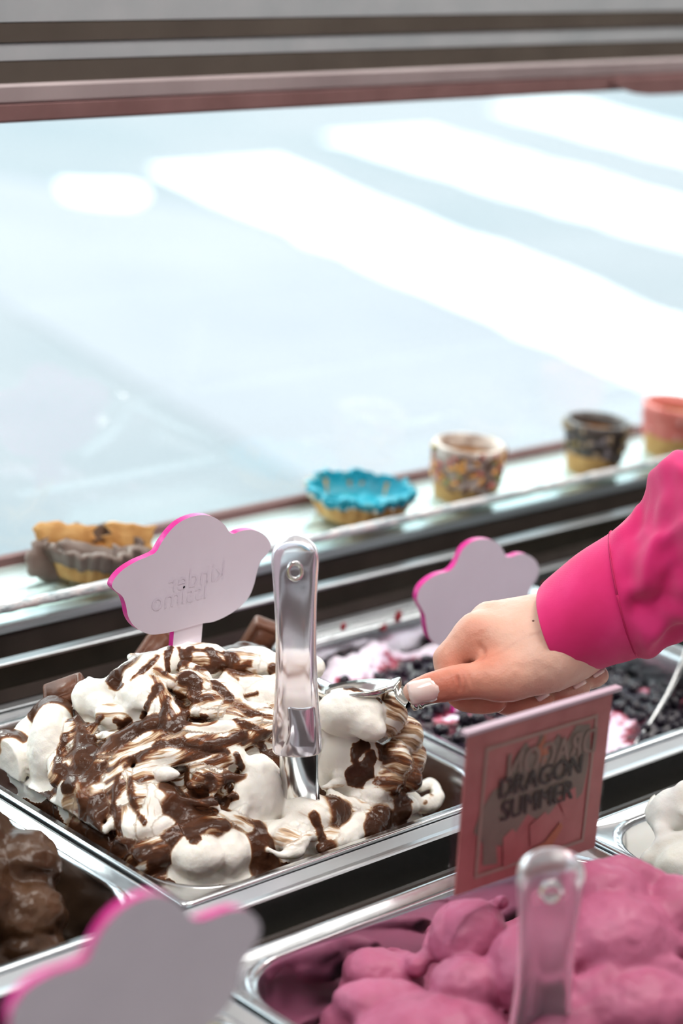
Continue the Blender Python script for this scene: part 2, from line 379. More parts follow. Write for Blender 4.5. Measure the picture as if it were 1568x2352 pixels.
# well: liner, divider between the two rows, cross bars
cpart(box_obj('well_floor', (CX0, CX1, -.50, .30, -.30, -.29), M['dark'], case))
cpart(extrude_x('row_divider_rail', [(-.0180, -.05), (-.0180, -.0034), (-.0172, -.0024), (-.0160, -.0020), (-.0128, -.0020), (-.0122, -.0026), (-.0118, -.0044), (-.0112, -.0044), (-.0010, -.0026), (-.0010, -.05)], CX0, CX1, M['rail'], case))
cpart(extrude_x('row_divider', [(-.0172, -.29), (-.0172, -.0040), (-.0125, -.0040), (-.0125, -.29)], CX0, CX1, M['dark'], case))
cpart(extrude_x('slot_floor', [(-.0530, -.06), (-.0180, -.06), (-.0180, -.05), (-.0530, -.05)], CX0, CX1, M['dark'], case))
cpart(extrude_x('row_back_rail', [(-.0585, -.29), (-.0585, -.0020), (-.0570, -.0008), (-.0540, -.0008), (-.0530, -.0020), (-.0530, -.29)], CX0, CX1, M['brown'], case))
cpart(extrude_x('server_rail', [(-.40, -.90), (-.40, -.004), (-.398, 0), (-.349, 0), (-.347, -.004), (-.347, -.90)], CX0, CX1, M['rail'], case))

# ------------------------------------------------------------------ pans
def rrect(x0, x1, y0, y1, r, n=9):
    out = []
    for cx_, cy_, a0 in ((x1-r, y0+r, -90), (x1-r, y1-r, 0), (x0+r, y1-r, 90), (x0+r, y0+r, 180)):
        for i in range(n):
            a = math.radians(a0+90*i/(n-1)); out.append((cx_+r*math.cos(a), cy_+r*math.sin(a)))
    return out
def make_pan(x0, x1, y0, y1, label, ri=.045, deep=.115):
    cx_, cy_ = (x0+x1)/2, (y0+y1)/2
    t = empty('gelato_pan', (cx_, cy_, -deep), label, 'pan', 'steel gelato pans in the display case')
    prof = [(.0003, -.0100, .006), (.0, -.0020, .006), (.0004, -.0006, .006), (.0016, 0, .0065), (.0032, -.0004, .0075), (.0042, -.0012, .009),
            (.0095, -.0030, ri*.8), (.0112, -.0044, ri), (.0122, -.0075, ri), (.0130, -.020, ri), (.0200, -deep+.012, ri*.9), (.028, -deep+.003, ri*.85), (.04, -deep, ri*.7)]
    v = []; k = 36
    for ins, z, r in prof: v += [(x-cx_, y-cy_, z+deep) for x, y in rrect(x0+ins, x1-ins, y0+ins, y1-ins, r)]
    f = []
    for j in range(len(prof)-1):
        for i in range(k): f.append((j*k+i, j*k+(i+1) % k, (j+1)*k+(i+1) % k, (j+1)*k+i))
    b = len(prof)-1
    rim = [q for q in f if max(q) < 7*k]; body = [q for q in f if max(q) >= 7*k] + [tuple(range(b*k, b*k+k))]
    o1 = mesh_obj('rim', v[:7*k], rim, M['pan'], t)
    vb = v[6*k:]; bod = [tuple(i-6*k for i in q) for q in body]
    o2 = mesh_obj('basin', vb, bod, M['pan'], t)
    sm = o2.modifiers.new('solid', 'SOLIDIFY'); sm.thickness = .0008; sm.offset = -1
    return t
PAN = dict(main=(0, .300, 0, .285), choc=(-.3045, -.0045, 0, .285), blue=(.3045, .6045, 0, .285),
           pist=(-.3620, -.0475, -.345, -.0595), pink=(-.0430, .2715, -.345, -.0595), white=(.2760, .5905, -.345, -.0595))
make_pan(*PAN['main'], 'steel pan heaped with cream and chocolate swirl ice cream')
make_pan(*PAN['choc'], 'steel pan of plain dark chocolate ice cream at the left edge')
make_pan(*PAN['blue'], 'steel pan of blueberry topped ice cream under the hand')
make_pan(*PAN['pist'], 'steel pan of pale green ice cream behind the blurred front cloud sign')
make_pan(*PAN['pink'], 'steel pan of pink ice cream below the rectangular sign')
make_pan(*PAN['white'], 'steel pan of white ice cream at the right edge')

# ------------------------------------------------------------------ gelato materials
def gelato_mat(name, cream, tan, choc, dark):
    m = mat(name, cream, .45, spec=.35, sss=.25, sssr=(1, .75, .5)); nt, lk, b = nodes(m)
    at = nt.new('ShaderNodeAttribute'); at.attribute_name = 'tone'
    am = nt.new('ShaderNodeAttribute'); am.attribute_name = 'marble'
    fl = nt.new('ShaderNodeAttribute'); fl.attribute_name = 'flow'
    tc = nt.new('ShaderNodeTexCoord')
    wn = N(nt, 'ShaderNodeTexNoise', Scale=45, Detail=2); lk.new(tc.outputs['Object'], wn.inputs['Vector'])
    sub = N(nt, 'ShaderNodeVectorMath', operation='SUBTRACT'); sub.inputs[1].default_value = (.5, .5, .5); lk.new(wn.outputs['Color'], sub.inputs[0])
    scl = N(nt, 'ShaderNodeVectorMath', operation='SCALE'); scl.inputs['Scale'].default_value = .007; lk.new(sub.outputs[0], scl.inputs[0])
    add = N(nt, 'ShaderNodeVectorMath', operation='ADD'); lk.new(fl.outputs['Vector'], add.inputs[0]); lk.new(scl.outputs[0], add.inputs[1])
    mp = nt.new('ShaderNodeMapping'); mp.inputs['Scale'].default_value = (17, 175, 1); lk.new(add.outputs[0], mp.inputs[0])
    nz = N(nt, 'ShaderNodeTexNoise', Scale=1.0, Detail=4, Roughness=.6); lk.new(mp.outputs[0], nz.inputs['Vector'])
    s1 = N(nt, 'ShaderNodeMath', operation='SUBTRACT'); lk.new(nz.outputs['Fac'], s1.inputs[0]); s1.inputs[1].default_value = .5
    s2 = N(nt, 'ShaderNodeMath', operation='MULTIPLY'); lk.new(s1.outputs[0], s2.inputs[0]); lk.new(am.outputs['Fac'], s2.inputs[1])
    s3 = N(nt, 'ShaderNodeMath', operation='MULTIPLY_ADD'); lk.new(s2.outputs[0], s3.inputs[0]); s3.inputs[1].default_value = 2.9; lk.new(at.outputs['Fac'], s3.inputs[2])
    r = ramp(nt, [(.0, cream), (.30, cream), (.40, tan), (.47, tuple(.45*a+.55*c for a, c in zip(tan, choc))), (.55, (choc[0]*1.9, choc[1]*1.55, choc[2]*1.1)), (.66, choc), (1., dark)])
    lk.new(s3.outputs[0], r.inputs[0]); lk.new(r.outputs[0], b.inputs['Base Color'])
    rr = ramp(nt, [(.3, (.42,)*3), (.6, (.20,)*3)]); lk.new(s3.outputs[0], rr.inputs[0]); lk.new(rr.outputs[0], b.inputs['Roughness'])
    # less scattering where sauce covers the cream
    sr = ramp(nt, [(.3, (.3,)*3), (.55, (.0,)*3)]); lk.new(s3.outputs[0], sr.inputs[0]); lk.new(sr.outputs[0], b.inputs['Subsurface Weight'])
    b2 = N(nt, 'ShaderNodeTexNoise', Scale=260, Detail=4); lk.new(tc.outputs['Object'], b2.inputs['Vector'])
    hsum = N(nt, 'ShaderNodeMath', operation='MULTIPLY_ADD'); lk.new(s2.outputs[0], hsum.inputs[0]); hsum.inputs[1].default_value = 1.2; lk.new(b2.outputs['Fac'], hsum.inputs[2])
    bp = N(nt, 'ShaderNodeBump', Strength=.55, Distance=.0009); lk.new(hsum.outputs[0], bp.inputs['Height']); lk.new(bp.outputs[0], b.inputs['Normal'])
    return m
M['swirl'] = gelato_mat('cream_chocolate_swirl', (.93, .905, .84), (.60, .41, .25), (.100, .038, .018), (.058, .023, .012))

# a lump helper in the photograph's view: centre on a guide surface, radii in pixels turned into metres
def hit_dome(px, py, dome):
    d = ray(px, py); ts = np.linspace(.9, 2.4, 900); P = CAM+ts[:, None]*d
    below = P[:, 2] < dome(P[:, 0], P[:, 1]); i = int(np.argmax(below)) if below.any() else 600
    return P[i], ts[i]
def E(dome, px, py, rx, ry, rot=0, tone=0., marb=0., push=0., k=.003, rz=None, D=None):
    if D is None: p, t = hit_dome(px, py, dome)
    else: p, t = at_d(px, py, D), D
    s = t/FPX; a = math.radians(rot)
    if tone > .8: k = .011; push = push+.003
    e0 = math.cos(a)*RT+math.sin(a)*UP; e1 = -math.sin(a)*RT+math.cos(a)*UP
    rzz = (rz if rz else .5*(rx+ry))*s
    return Lump(tone, marb, k).ell(p+FWD*(push+.45*rzz), (rx*s, ry*s, rzz), np.array([e0, e1, FWD]))
def T(dome, pts, tone=0., marb=0., push=0., k=.003):
    out = []
    for px, py, r in pts:
        p, t = hit_dome(px, py, dome); s = t/FPX; out.append([*(p+FWD*(push+.3*r*s)), r*s])
    return Lump(tone, marb, k).tub(catmull(out, 5) if len(out) > 2 else out)

def finish_gelato(name, lumps, V, Q, m, label, relief=.0007, strokes=(), seed=1, thing_cat='ice cream', tonevar=.09, group=None):
    V = relax(V, Q, 2, .4)
    nv = len(V); best = np.full(nv, 1e9); tone = np.full(nv, .9); marb = np.full(nv, .5); fl = np.zeros((nv, 3))
    fl[:, 0] = V[:, 0]; fl[:, 1] = V[:, 1]
    wsum = np.full(nv, 1e-6); tacc = np.zeros(nv); macc = np.zeros(nv)
    for i, L in enumerate(lumps):
        b0, b1 = L.bounds(); mk = ((V > b0-.006) & (V < b1+.006)).all(1)
        if not mk.any(): continue
        ii = np.nonzero(mk)[0]; p = V[ii]; d = L.sd(p)
        wgt = np.exp(-np.clip(d+.001, 0, .03)/.0011); tacc[ii] += wgt*L.tone; macc[ii] += wgt*L.marb; wsum[ii] += wgt
        u = d < best[ii]; jj = ii[u]; best[jj] = d[u]; a, c = L.flow(V[jj])
        fl[jj, 0] = a+i*.13; fl[jj, 1] = c+i*.37; fl[jj, 2] = i*1.7
    got = wsum > 1e-3; tone[got] = tacc[got]/wsum[got]; marb[got] = macc[got]/wsum[got]
    nrm = vnormals(V, Q)
    if strokes:
        bv = BVHTree.FromPolygons([tuple(x) for x in V], [tuple(map(int, q)) for q in Q])
        wob = fbm(V, 90, 3, seed+5); wob2 = fbm(V, 300, 2, seed+6)
        for pts, rpx, tv in strokes:
            P = catmull([(a, b, 0) for a, b in pts], 8)[:, :2] if len(pts) > 2 else (np.array(pts, float) if len(pts) < 2 else np.linspace(pts[0], pts[1], 14))
            ctr = []
            for a, b in P:
                d = ray(a, b); h = bv.ray_cast(Vector(CAM), Vector(d).normalized())
                if h[0] is not None: ctr.append((*h[0], (Vector(CAM)-h[0]).length*rpx/FPX))
            if not ctr: continue
            ctr = np.array(ctr); lo = ctr[:, :3].min(0)-.03; hi = ctr[:, :3].max(0)+.03
            ii = np.nonzero(((V > lo) & (V < hi)).all(1))[0]
            if not len(ii): continue
            dd = np.full(len(ii), 1e9)
            for c in ctr: dd = np.minimum(dd, np.linalg.norm(V[ii]-c[:3], axis=1)-c[3])
            dd = dd+wob[ii]*ctr[0, 3]*.75+.0008*wob2[ii]
            mk = 1-sstep(-.0010, .0022, dd)
            tone[ii] = tone[ii]*(1-mk)+tv*mk; marb[ii] = marb[ii]*(1-mk)+.25*mk
    tone = tone+tonevar*fbm(V, 55, 3, seed+9)*(.25+marb)
    saucey = sstep(.45, .7, tone)
    q = np.stack([fl[:, 0]*40, fl[:, 1]*230, fl[:, 2]], 1)
    disp = relief*fbm(V, 120, 3, seed) + relief*.9*marb*vnoise(q, 1., seed+2) + .0007*saucey + .0012*fbm(V, 45, 2, seed+20)
    V = V+nrm*disp[:, None]
    V = relax(V, Q, 1, .25)
    o = np_mesh(name, V, Q, m)
    set_attr(o, 'tone', tone); set_attr(o, 'marble', marb); set_attr(o, 'flow', fl, 'FLOAT_VECTOR')
    return tag(o, label, thing_cat, group)
def pan_clip(b, ri=.034, ins=.0155):
    x0, x1, y0, y1 = b; cx_, cy_ = (x0+x1)/2, (y0+y1)/2; hx, hy = (x1-x0)/2-ins-ri, (y1-y0)/2-ins-ri
    def c(X, Y, Z):
        gx = np.abs(X-cx_)-hx; gy = np.abs(Y-cy_)-hy; tap = np.where(Z < 0, Z*.10, 0)
        d = np.sqrt(np.maximum(gx, 0)**2+np.maximum(gy, 0)**2)+np.minimum(np.maximum(gx, gy), 0)-ri-tap-np.clip(Z-.002, 0, .004)*1.2
        return d
    return c

# ---- main pan: cream with chocolate
def dome_main(x, y):
    h = sstep(-.03, .15, y)*(1-.75*sstep(.20, .29, y)); g = (.35+.65*sstep(-.02, .11, x))*(1-.80*sstep(.185, .30, x))
    return -.034+.113*h*g
D = dome_main
L = [
 # left end
 E(D,15,1765,45,60,0,.05,.1), E(D,20,1712,48,34,0,1,.05,-.005), E(D,62,1692,40,38,0,.03,.1,.008), E(D,112,1728,56,105,-4,.03,.06),
 E(D,118,1640,48,40,8,1,.05,-.003), E(D,212,1605,50,50,0,.03,.1), T(D,[(228,1620,36),(212,1580,18),(204,1558,7)],.03,.1),
 E(D,258,1645,46,30,0,.3,.5), E(D,256,1585,28,38,0,.35,.6,.004), E(D,160,1850,40,50,0,.05,.1),
 # chocolate mass on the left
 E(D,170,1705,46,55,30,.52,.9), T(D,[(140,1785,24),(133,1735,20),(165,1690,17),(215,1672,14)],.5,.9,-.004),
 T(D,[(180,1650,13),(192,1690,14),(190,1720,14),(170,1745,14)],1,.1,-.006),
 E(D,208,1785,52,66,10,1,.12), E(D,178,1860,42,52,0,.85,.4), E(D,236,1870,34,50,0,1,.2), E(D,205,1920,50,36,-30,.8,.5),
 T(D,[(385,1645,18),(310,1690,26),(250,1745,28),(205,1815,28)],.9,.5,-.003),
 # crown
 E(D,318,1605,46,62,18,.03,.12), T(D,[(300,1600,38),(338,1548,38),(400,1512,34),(450,1500,26)],.12,.5),
 E(D,455,1520,70,46,0,.32,.8), T(D,[(345,1562,11),(362,1590,22),(392,1645,32),(402,1685,28)],.38,.9,-.006),
 E(D,437,1575,42,34,-20,.52,.9,-.004), E(D,545,1530,50,40,0,.36,.8), E(D,602,1528,38,36,0,.12,.4), E(D,500,1600,60,38,0,.2,.6),
 E(D,590,1602,55,38,0,.12,.5), E(D,520,1650,60,34,-15,.36,.8), E(D,592,1665,45,40,0,.42,.9), E(D,470,1625,40,30,20,.3,.8,-.003),
 T(D,[(520,1560,14),(560,1572,16),(610,1565,14)],.1,.5,-.005), T(D,[(470,1640,12),(530,1618,14),(600,1628,14)],.15,.6,-.006),
 T(D,[(560,1500,14),(590,1502,18),(625,1520,18)],.1,.3,-.004),
 # big ribbons sweeping across the middle
 T(D,[(283,1845,30),(270,1780,26),(312,1722,24),(400,1698,26),(490,1712,24),(560,1696,20),(612,1672,18)],.48,.95,-.006),
 T(D,[(325,1800,24),(350,1748,24),(420,1738,20),(500,1752,18),(540,1735,14)],.45,.95,-.007),
 T(D,[(410,1680,14),(470,1668,16),(540,1672,14),(590,1650,12)],.25,.9,-.009),
 T(D,[(300,1905,36),(280,1850,34),(282,1795,26)],.34,.85,-.004), E(D,320,1860,48,72,5,.36,.7), T(D,[(330,1900,26),(345,1860,22),(335,1815,18)],.3,.9,-.008),
 E(D,385,1862,38,54,0,1,.08,-.003), E(D,468,1790,56,44,10,.38,.9), T(D,[(440,1800,14),(470,1778,14),(500,1790,14),(490,1815,11)],.4,.9,-.008),
 E(D,520,1738,50,30,-10,.03,.1,-.003), E(D,600,1815,52,84,6,.02,.04,-.004), E(D,562,1845,38,56,0,.05,.15),
 E(D,440,1900,45,34,0,.92,.3), E(D,520,1902,48,28,0,.85,.4), E(D,335,1972,50,40,20,.55,.9), E(D,288,1945,32,24,0,.8,.7), E(D,390,1950,40,46,0,.9,.5),
 E(D,455,1968,62,50,12,.02,.04,-.006), E(D,528,1962,38,54,0,.03,.04,-.004), E(D,585,1952,38,50,0,.95,.25), E(D,470,1905,60,26,8,.6,.8,-.006),
 E(D,640,1925,56,32,-20,.3,.35), T(D,[(618,1948,7),(648,1960,9),(685,1958,9),(696,1938,6)],.2,.2,-.008),
 # front right
 E(D,695,1868,64,52,-25,.30,.12,-.004), E(D,748,1892,26,58,-18,1,.15,-.004), E(D,780,1888,24,48,-12,.9,.4), E(D,735,1930,50,30,15,.35,.4),
 T(D,[(768,1932,15),(803,1908,15),(818,1880,11)],.08,.1,-.006), E(D,852,1882,46,38,0,1,.15), E(D,830,1915,46,34,0,1,.15),
 E(D,890,1818,38,34,0,.05,.15), T(D,[(908,1808,17),(940,1832,19),(972,1852,20),(1002,1832,17),(994,1802,13),(965,1806,10)],.1,.4,-.002),
 E(D,930,1852,34,24,0,.1,.3), E(D,905,1862,30,30,0,1,.1,-.001), E(D,830,1830,70,34,12,.12,.3),
 # scoop ball and the pile under the spoon
 E(D,800,1758,86,86,0,.05,.08,-.004), E(D,802,1640,80,54,0,.02,.06,D=1.528), E(D,752,1690,48,40,0,.03,.1), E(D,842,1668,46,36,-30,.03,.08,D=1.522), E(D,800,1604,62,22,4,.05,.15,D=1.535),
 E(D,895,1645,36,52,-20,.40,.6,D=1.54), E(D,930,1690,42,46,0,.32,.5,D=1.555), E(D,948,1745,30,44,0,.52,.7,D=1.56), E(D,905,1752,42,50,0,.48,.8,D=1.545), E(D,915,1612,28,24,0,.2,.4,D=1.56),
 T(D,[(925,1650,14),(955,1665,14),(975,1690,10)],.15,.4,-.006), E(D,880,1800,46,40,0,.4,.6,D=1.54), E(D,935,1790,34,30,0,.7,.6,D=1.55),
 # back right
 E(D,757,1500,22,34,0,.06,.12), E(D,770,1550,44,26,15,.2,.4), E(D,805,1562,56,26,15,.75,.5), E(D,850,1580,40,28,0,.3,.6), E(D,690,1535,60,38,0,.14,.4), E(D,690,1620,60,50,0,.1,.4),
 E(D,690,1720,50,60,0,.15,.4,.008),
]
strokes = [([(392,1484),(383,1515),(380,1545)],5,1), ([(412,1486),(420,1515),(410,1535)],4,.95), ([(436,1486),(432,1512),(425,1530)],5,.9), ([(360,1510),(340,1530),(325,1545)],4,.9),
 ([(480,1495),(505,1520),(528,1528)],9,.95), ([(500,1530),(480,1540),(455,1535)],8,.9), ([(520,1510),(532,1522)],12,.85), ([(545,1535),(570,1522)],7,.7),
 ([(365,1580),(345,1610),(330,1650),(322,1680)],6,.95), ([(385,1600),(375,1640),(372,1670)],5,1), ([(412,1610),(425,1640),(410,1660)],9,.85),
 ([(430,1555),(450,1570),(445,1590)],13,.95), ([(395,1585),(440,1605),(480,1600)],4,.85), ([(490,1570),(512,1588),(525,1600)],7,.9), ([(530,1548),(545,1560)],6,.6),
 ([(280,1700),(330,1672),(390,1668),(470,1650)],8,1), ([(300,1745),(370,1712),(450,1720),(520,1728)],7,1), ([(450,1720),(505,1706),(560,1690)],8,1),
 ([(270,1790),(262,1850),(268,1900)],4,.85), ([(300,1790),(305,1840),(330,1890)],4,.85), ([(290,1760),(340,1725),(420,1702)],4,.9),
 ([(545,1735),(552,1760),(545,1775)],8,1), ([(460,1830),(500,1842),(540,1830)],6,1), ([(480,1780),(490,1800),(478,1812)],6,1), ([(430,1765),(425,1795),(440,1820)],6,.9), ([(520,1790),(530,1820),(520,1850)],7,.95),
 ([(815,1735),(835,1712)],16,.95), ([(850,1745),(838,1770),(818,1785)],20,.95), ([(868,1715),(878,1740)],12,.9), ([(790,1580),(840,1590),(868,1610)],6,.85),
 ([(720,1872),(730,1905),(742,1935)],6,.95), ([(450,1910),(480,1895),(520,1890)],9,.95), ([(435,1915),(445,1925)],12,.9), ([(905,1820),(925,1832),(940,1838)],4,.85), ([(975,1815),(990,1830),(975,1845)],5,.55),
 ([(150,1690),(135,1730),(128,1770)],5,1), ([(205,1700),(215,1740)],9,1), ([(560,1600),(590,1592)],3,.8), ([(540,1660),(580,1672),(610,1690)],7,.85), ([(560,1640),(600,1640)],4,.8), ([(590,1700),(605,1720)],9,.85),
 ([(140,1770),(165,1790),(150,1810)],10,.95), ([(310,1965),(335,1950)],8,1), ([(350,1985),(380,1975)],10,1), ([(262,1552),(275,1575)],10,.9), ([(300,1560),(320,1545),(350,1520)],3,.8), ([(265,1655),(285,1665)],12,1), ([(230,1650),(215,1660)],7,.95)]
def base_main(X, Y): return dome_main(X, Y)-.009-.05*sstep(.235, .285, X)-.07*sstep(.165, .235, Y)
# small folds and drips laid over the big ones
rf = random.Random(21)
for zone, cnt in (((300, 640, 1500, 1730), 30), ((135, 270, 1690, 1890), 10), ((290, 570, 1730, 1900), 14), ((640, 720, 1530, 1690), 6), ((760, 960, 1600, 1860), 14), ((620, 860, 1860, 1950), 10)):
    for _ in range(cnt):
        x0, y0 = rf.uniform(zone[0], zone[1]), rf.uniform(zone[2], zone[3]); ang = rf.uniform(-.5, .9); ln = rf.uniform(35, 95); bend = rf.uniform(-.9, .9); r0_ = rf.uniform(6, 13)
        P = [(x0+ln*(u-.5)*math.cos(ang+bend*(u-.5)), y0-ln*(u-.5)*math.sin(ang+bend*(u-.5))+14*bend*(u-.5)**2*4, r0_*(.35+.65*math.sin(math.pi*(.12+.76*u)))) for u in (0, .33, .66, 1)]
        tn = rf.choice((.03, .04, .06, .10, .20, .36, .9)); L.append(T(D, P, tn, .7 if .05 < tn < .8 else .2, -.0045-rf.uniform(0, .003), k=.005))
V, Q = build_sdf(L, (.008, .008, -.118), (.292, .277, .125), .00135, base_main, pan_clip(PAN['main']))
finish_gelato('gelato_mound', L, V, Q, M['swirl'], 'tall heap of white cream ice cream swirled with chocolate sauce', strokes=strokes, seed=3)
#@@PART2
# ---- plain gelatos: same surface tools, one colour with slight variation
def plain_gelato(name, c0, c1, c2, rough=.45, bump=.0008, bscale=140, sss=.25):
    m = noise_color(mat(name, c1, rough, spec=.35, sss=sss, sssr=(1, .6, .5)), [(.3, c0), (.5, c1), (.7, c2)], 35, 5, bump=bump, bscale=bscale)
    return m
M['pink'] = plain_gelato('pink_gelato', (.39, .095, .18), (.44, .12, .22), (.48, .145, .255))
M['choc'] = plain_gelato('dark_chocolate_gelato', (.030, .013, .006), (.055, .025, .012), (.095, .047, .024), .30, .0010, 110, 0)
M['white'] = plain_gelato('white_gelato', (.86, .84, .74), (.90, .89, .84), (.92, .91, .88))
M['pist'] = plain_gelato('pale_green_gelato', (.30, .28, .15), (.36, .34, .20), (.40, .38, .24))

def dome_pink(x, y): return -.045+.105*sstep(-.06, .17, x)*sstep(-.40, -.17, y)*(1-.85*sstep(-.17, -.06, y))
D = dome_pink
L = [E(D,880,2250,100,62,-18,0,.3), T(D,[(800,2270,26),(830,2215,26),(890,2195,26),(960,2215,26)],0,.3,-.006), E(D,900,2330,140,70,-10,0,.3), E(D,800,2360,70,60,0,0,.2),
     E(D,1075,2160,95,90,15,0,.3), T(D,[(985,2190,22),(1010,2120,24),(1070,2075,24),(1150,2052,24)],0,.5,-.006), T(D,[(1000,2140,12),(1060,2090,12),(1150,2065,14)],0,.4,-.012),
     E(D,1080,2270,90,70,-10,0,.3), E(D,1000,2400,200,100,0,0,.3), E(D,1230,2240,110,120,0,0,.3),
     E(D,1400,2060,110,70,-15,0,.4), T(D,[(1340,2010,30),(1420,1998,34),(1490,2020,32),(1545,2060,30)],0,.6,-.004), T(D,[(1330,2100,24),(1400,2080,24),(1470,2085,26),(1560,2110,26)],0,.6,-.008),
     T(D,[(1310,2190,24),(1390,2160,26),(1480,2150,26),(1570,2170,26)],0,.6,-.008), T(D,[(1330,2260,26),(1420,2225,28),(1520,2215,28),(1600,2240,28)],0,.5,-.008),
     E(D,1420,2180,150,120,0,0,.3), E(D,1560,2120,90,100,0,0,.3), E(D,1450,2330,170,100,0,0,.3), E(D,1300,2380,120,90,0,0,.3)]
V, Q = build_sdf(L, (-.035, -.337, -.118), (.264, -.067, .10), .0019, lambda X, Y: -.055+.02*sstep(0, .2, X), pan_clip(PAN['pink']))
finish_gelato('gelato_mound', L, V, Q, M['pink'], 'folded bright pink ice cream in the front pan', relief=.0008, seed=31)

def dome_choc(x, y): return -.085+.100*(1-sstep(-.060, -.012, x-.25*(y-.08)))*sstep(-.02, .10, y)
D = dome_choc
L = [E(D,30,1905,70,48,0,0,.4), T(D,[(0,1870,22),(45,1885,22),(80,1925,22)],0,.6,-.006), E(D,40,2000,100,90,0,0,.6), E(D,110,2060,60,90,10,0,.8), E(D,40,2110,110,90,0,0,.7),
     T(D,[(75,1925,20),(105,1975,20),(120,2030,20)],0,.8,-.006), E(D,140,2030,28,60,8,0,.8), E(D,60,2180,90,40,0,0,.8), E(D,-60,1960,90,120,0,0,.5), E(D,-60,2080,90,120,0,0,.5)]
V, Q = build_sdf(L, (-.297, .008, -.118), (-.012, .277, .06), .0019, lambda X, Y: dome_choc(X, Y)-.010, pan_clip(PAN['choc']))
finish_gelato('gelato_mound', L, V, Q, M['choc'], 'scraped dark chocolate ice cream at the left edge', relief=.0014, seed=47)

def dome_white(x, y): return -.030+.080*sstep(.27, .37, x)*(1-.5*sstep(-.11, -.06, y))*sstep(-.36, -.2, y)
D = dome_white
L = [E(D,1545,1868,52,56,-10,0,.2), E(D,1600,1850,70,60,0,0,.2), T(D,[(1500,1830,10),(1495,1865,18),(1520,1910,22)],0,.2,-.006), T(D,[(1490,1975,22),(1530,1945,26),(1590,1925,26)],0,.4,-.004),
     T(D,[(1520,2000,22),(1570,1965,26),(1640,1940,26)],0,.4,-.004), E(D,1620,2010,110,80,0,0,.2), T(D,[(1540,1850,8),(1570,1862,14),(1620,1880,18)],0,.2,-.012)]
V, Q = build_sdf(L, (.284, -.337, -.118), (.583, -.067, .09), .0021, lambda X, Y: -.055+0*X, pan_clip(PAN['white']))
finish_gelato('gelato_mound', L, V, Q, M['white'], 'smooth white ice cream with rounded petals at the right edge', relief=.0005, seed=53)

L = []
V, Q = build_sdf(L, (-.355, -.337, -.118), (-.055, -.067, .02), .0030, lambda X, Y: -.022+.006*np.sin(X*40)*np.cos(Y*30), pan_clip(PAN['pist']))
finish_gelato('gelato_mound', L, V, Q, M['pist'], 'pale green ice cream mostly hidden by the blurred front cloud sign', relief=.002, seed=61)

# ---- blueberry pan: pale ice cream with dark berries and red sauce
m = mat('berry_ripple', (.8, .7, .75), .28, spec=.5, sss=.1); nt, lk, b = nodes(m)
at = nt.new('ShaderNodeAttribute'); at.attribute_name = 'tone'
r = ramp(nt, [(0, (.80, .74, .84)), (.36, (.72, .62, .76)), (.46, (.42, .05, .10)), (.56, (.10, .012, .025)), (.75, (.022, .014, .028)), (1, (.012, .010, .020))])
nz = N(nt, 'ShaderNodeTexNoise', Scale=170, Detail=4); tc = nt.new('ShaderNodeTexCoord'); lk.new(tc.outputs['Object'], nz.inputs['Vector'])
ma = N(nt, 'ShaderNodeMath', operation='MULTIPLY_ADD'); lk.new(nz.outputs['Fac'], ma.inputs[0]); ma.inputs[1].default_value = .55; lk.new(at.outputs['Fac'], ma.inputs[2])
ms = N(nt, 'ShaderNodeMath', operation='SUBTRACT'); lk.new(ma.outputs[0], ms.inputs[0]); ms.inputs[1].default_value = .27
lk.new(ms.outputs[0], r.inputs[0]); lk.new(r.outputs[0], b.inputs['Base Color'])
bp = N(nt, 'ShaderNodeBump', Strength=.6, Distance=.002); lk.new(nz.outputs['Fac'], bp.inputs['Height']); lk.new(bp.outputs[0], b.inputs['Normal'])
M['berry_ripple'] = m
V, Q = build_sdf([], (.312, .008, -.118), (.597, .277, .03), .0024,
    lambda X, Y: -.030+.006*np.sin(X*55+2*np.sin(Y*40))*np.cos(Y*48)+.010*sstep(.2, .27, Y)-.012*sstep(.06, .0, Y)*0, pan_clip(PAN['blue']))
V = relax(V, Q, 1); nr = vnormals(V, Q); V = V+nr*(.004*fbm(V, 45, 3, 4)+.0015*fbm(V, 160, 2, 8))[:, None]
def berry_tone(P):
    t = .84+.50*fbm(P, 26, 3, 77)
    t = t-.55*np.exp(-(((P[:, 0]-.335)/.05)**2+((P[:, 1]-.045)/.03)**2))-.75*sstep(.225, .255, P[:, 1])*(1-sstep(.52, .56, P[:, 0]))-.35*np.exp(-(((P[:, 0]-.47)/.06)**2+((P[:, 1]-.06)/.022)**2))
    return t
blueb = np_mesh('berry_gelato', V, Q, M['berry_ripple']); set_attr(blueb, 'tone', berry_tone(V))
tag(blueb, 'pale ice cream covered with dark blueberries and red sauce behind the hand', 'ice cream')
M['berry'] = noise_color(mat('blueberry_skin', (.012, .010, .018), .28, spec=.45), [(.3, (.007, .006, .011)), (.6, (.017, .013, .024)), (.8, (.035, .012, .022))], 120)
bmesh_list = []
for sd_ in range(3):
    bm = bmesh.new(); bmesh.ops.create_icosphere(bm, subdivisions=2, radius=1)
    for q in bm.verts:
        q.co *= 1+.26*vnoise(np.array([q.co]), 1.6, 90+sd_)[0]
        if q.co.z > .75: q.co.z -= .22*(q.co.z-.6)
    me = bpy.data.meshes.new('blueberry'); bm.to_mesh(me); bm.free(); me.polygons.foreach_set('use_smooth', [True]*len(me.polygons)); me.materials.append(M['berry']); bmesh_list.append(me)
bv = BVHTree.FromPolygons([tuple(x) for x in V], [tuple(map(int, q)) for q in Q])
rnd = random.Random(12); put = []
tries = 0
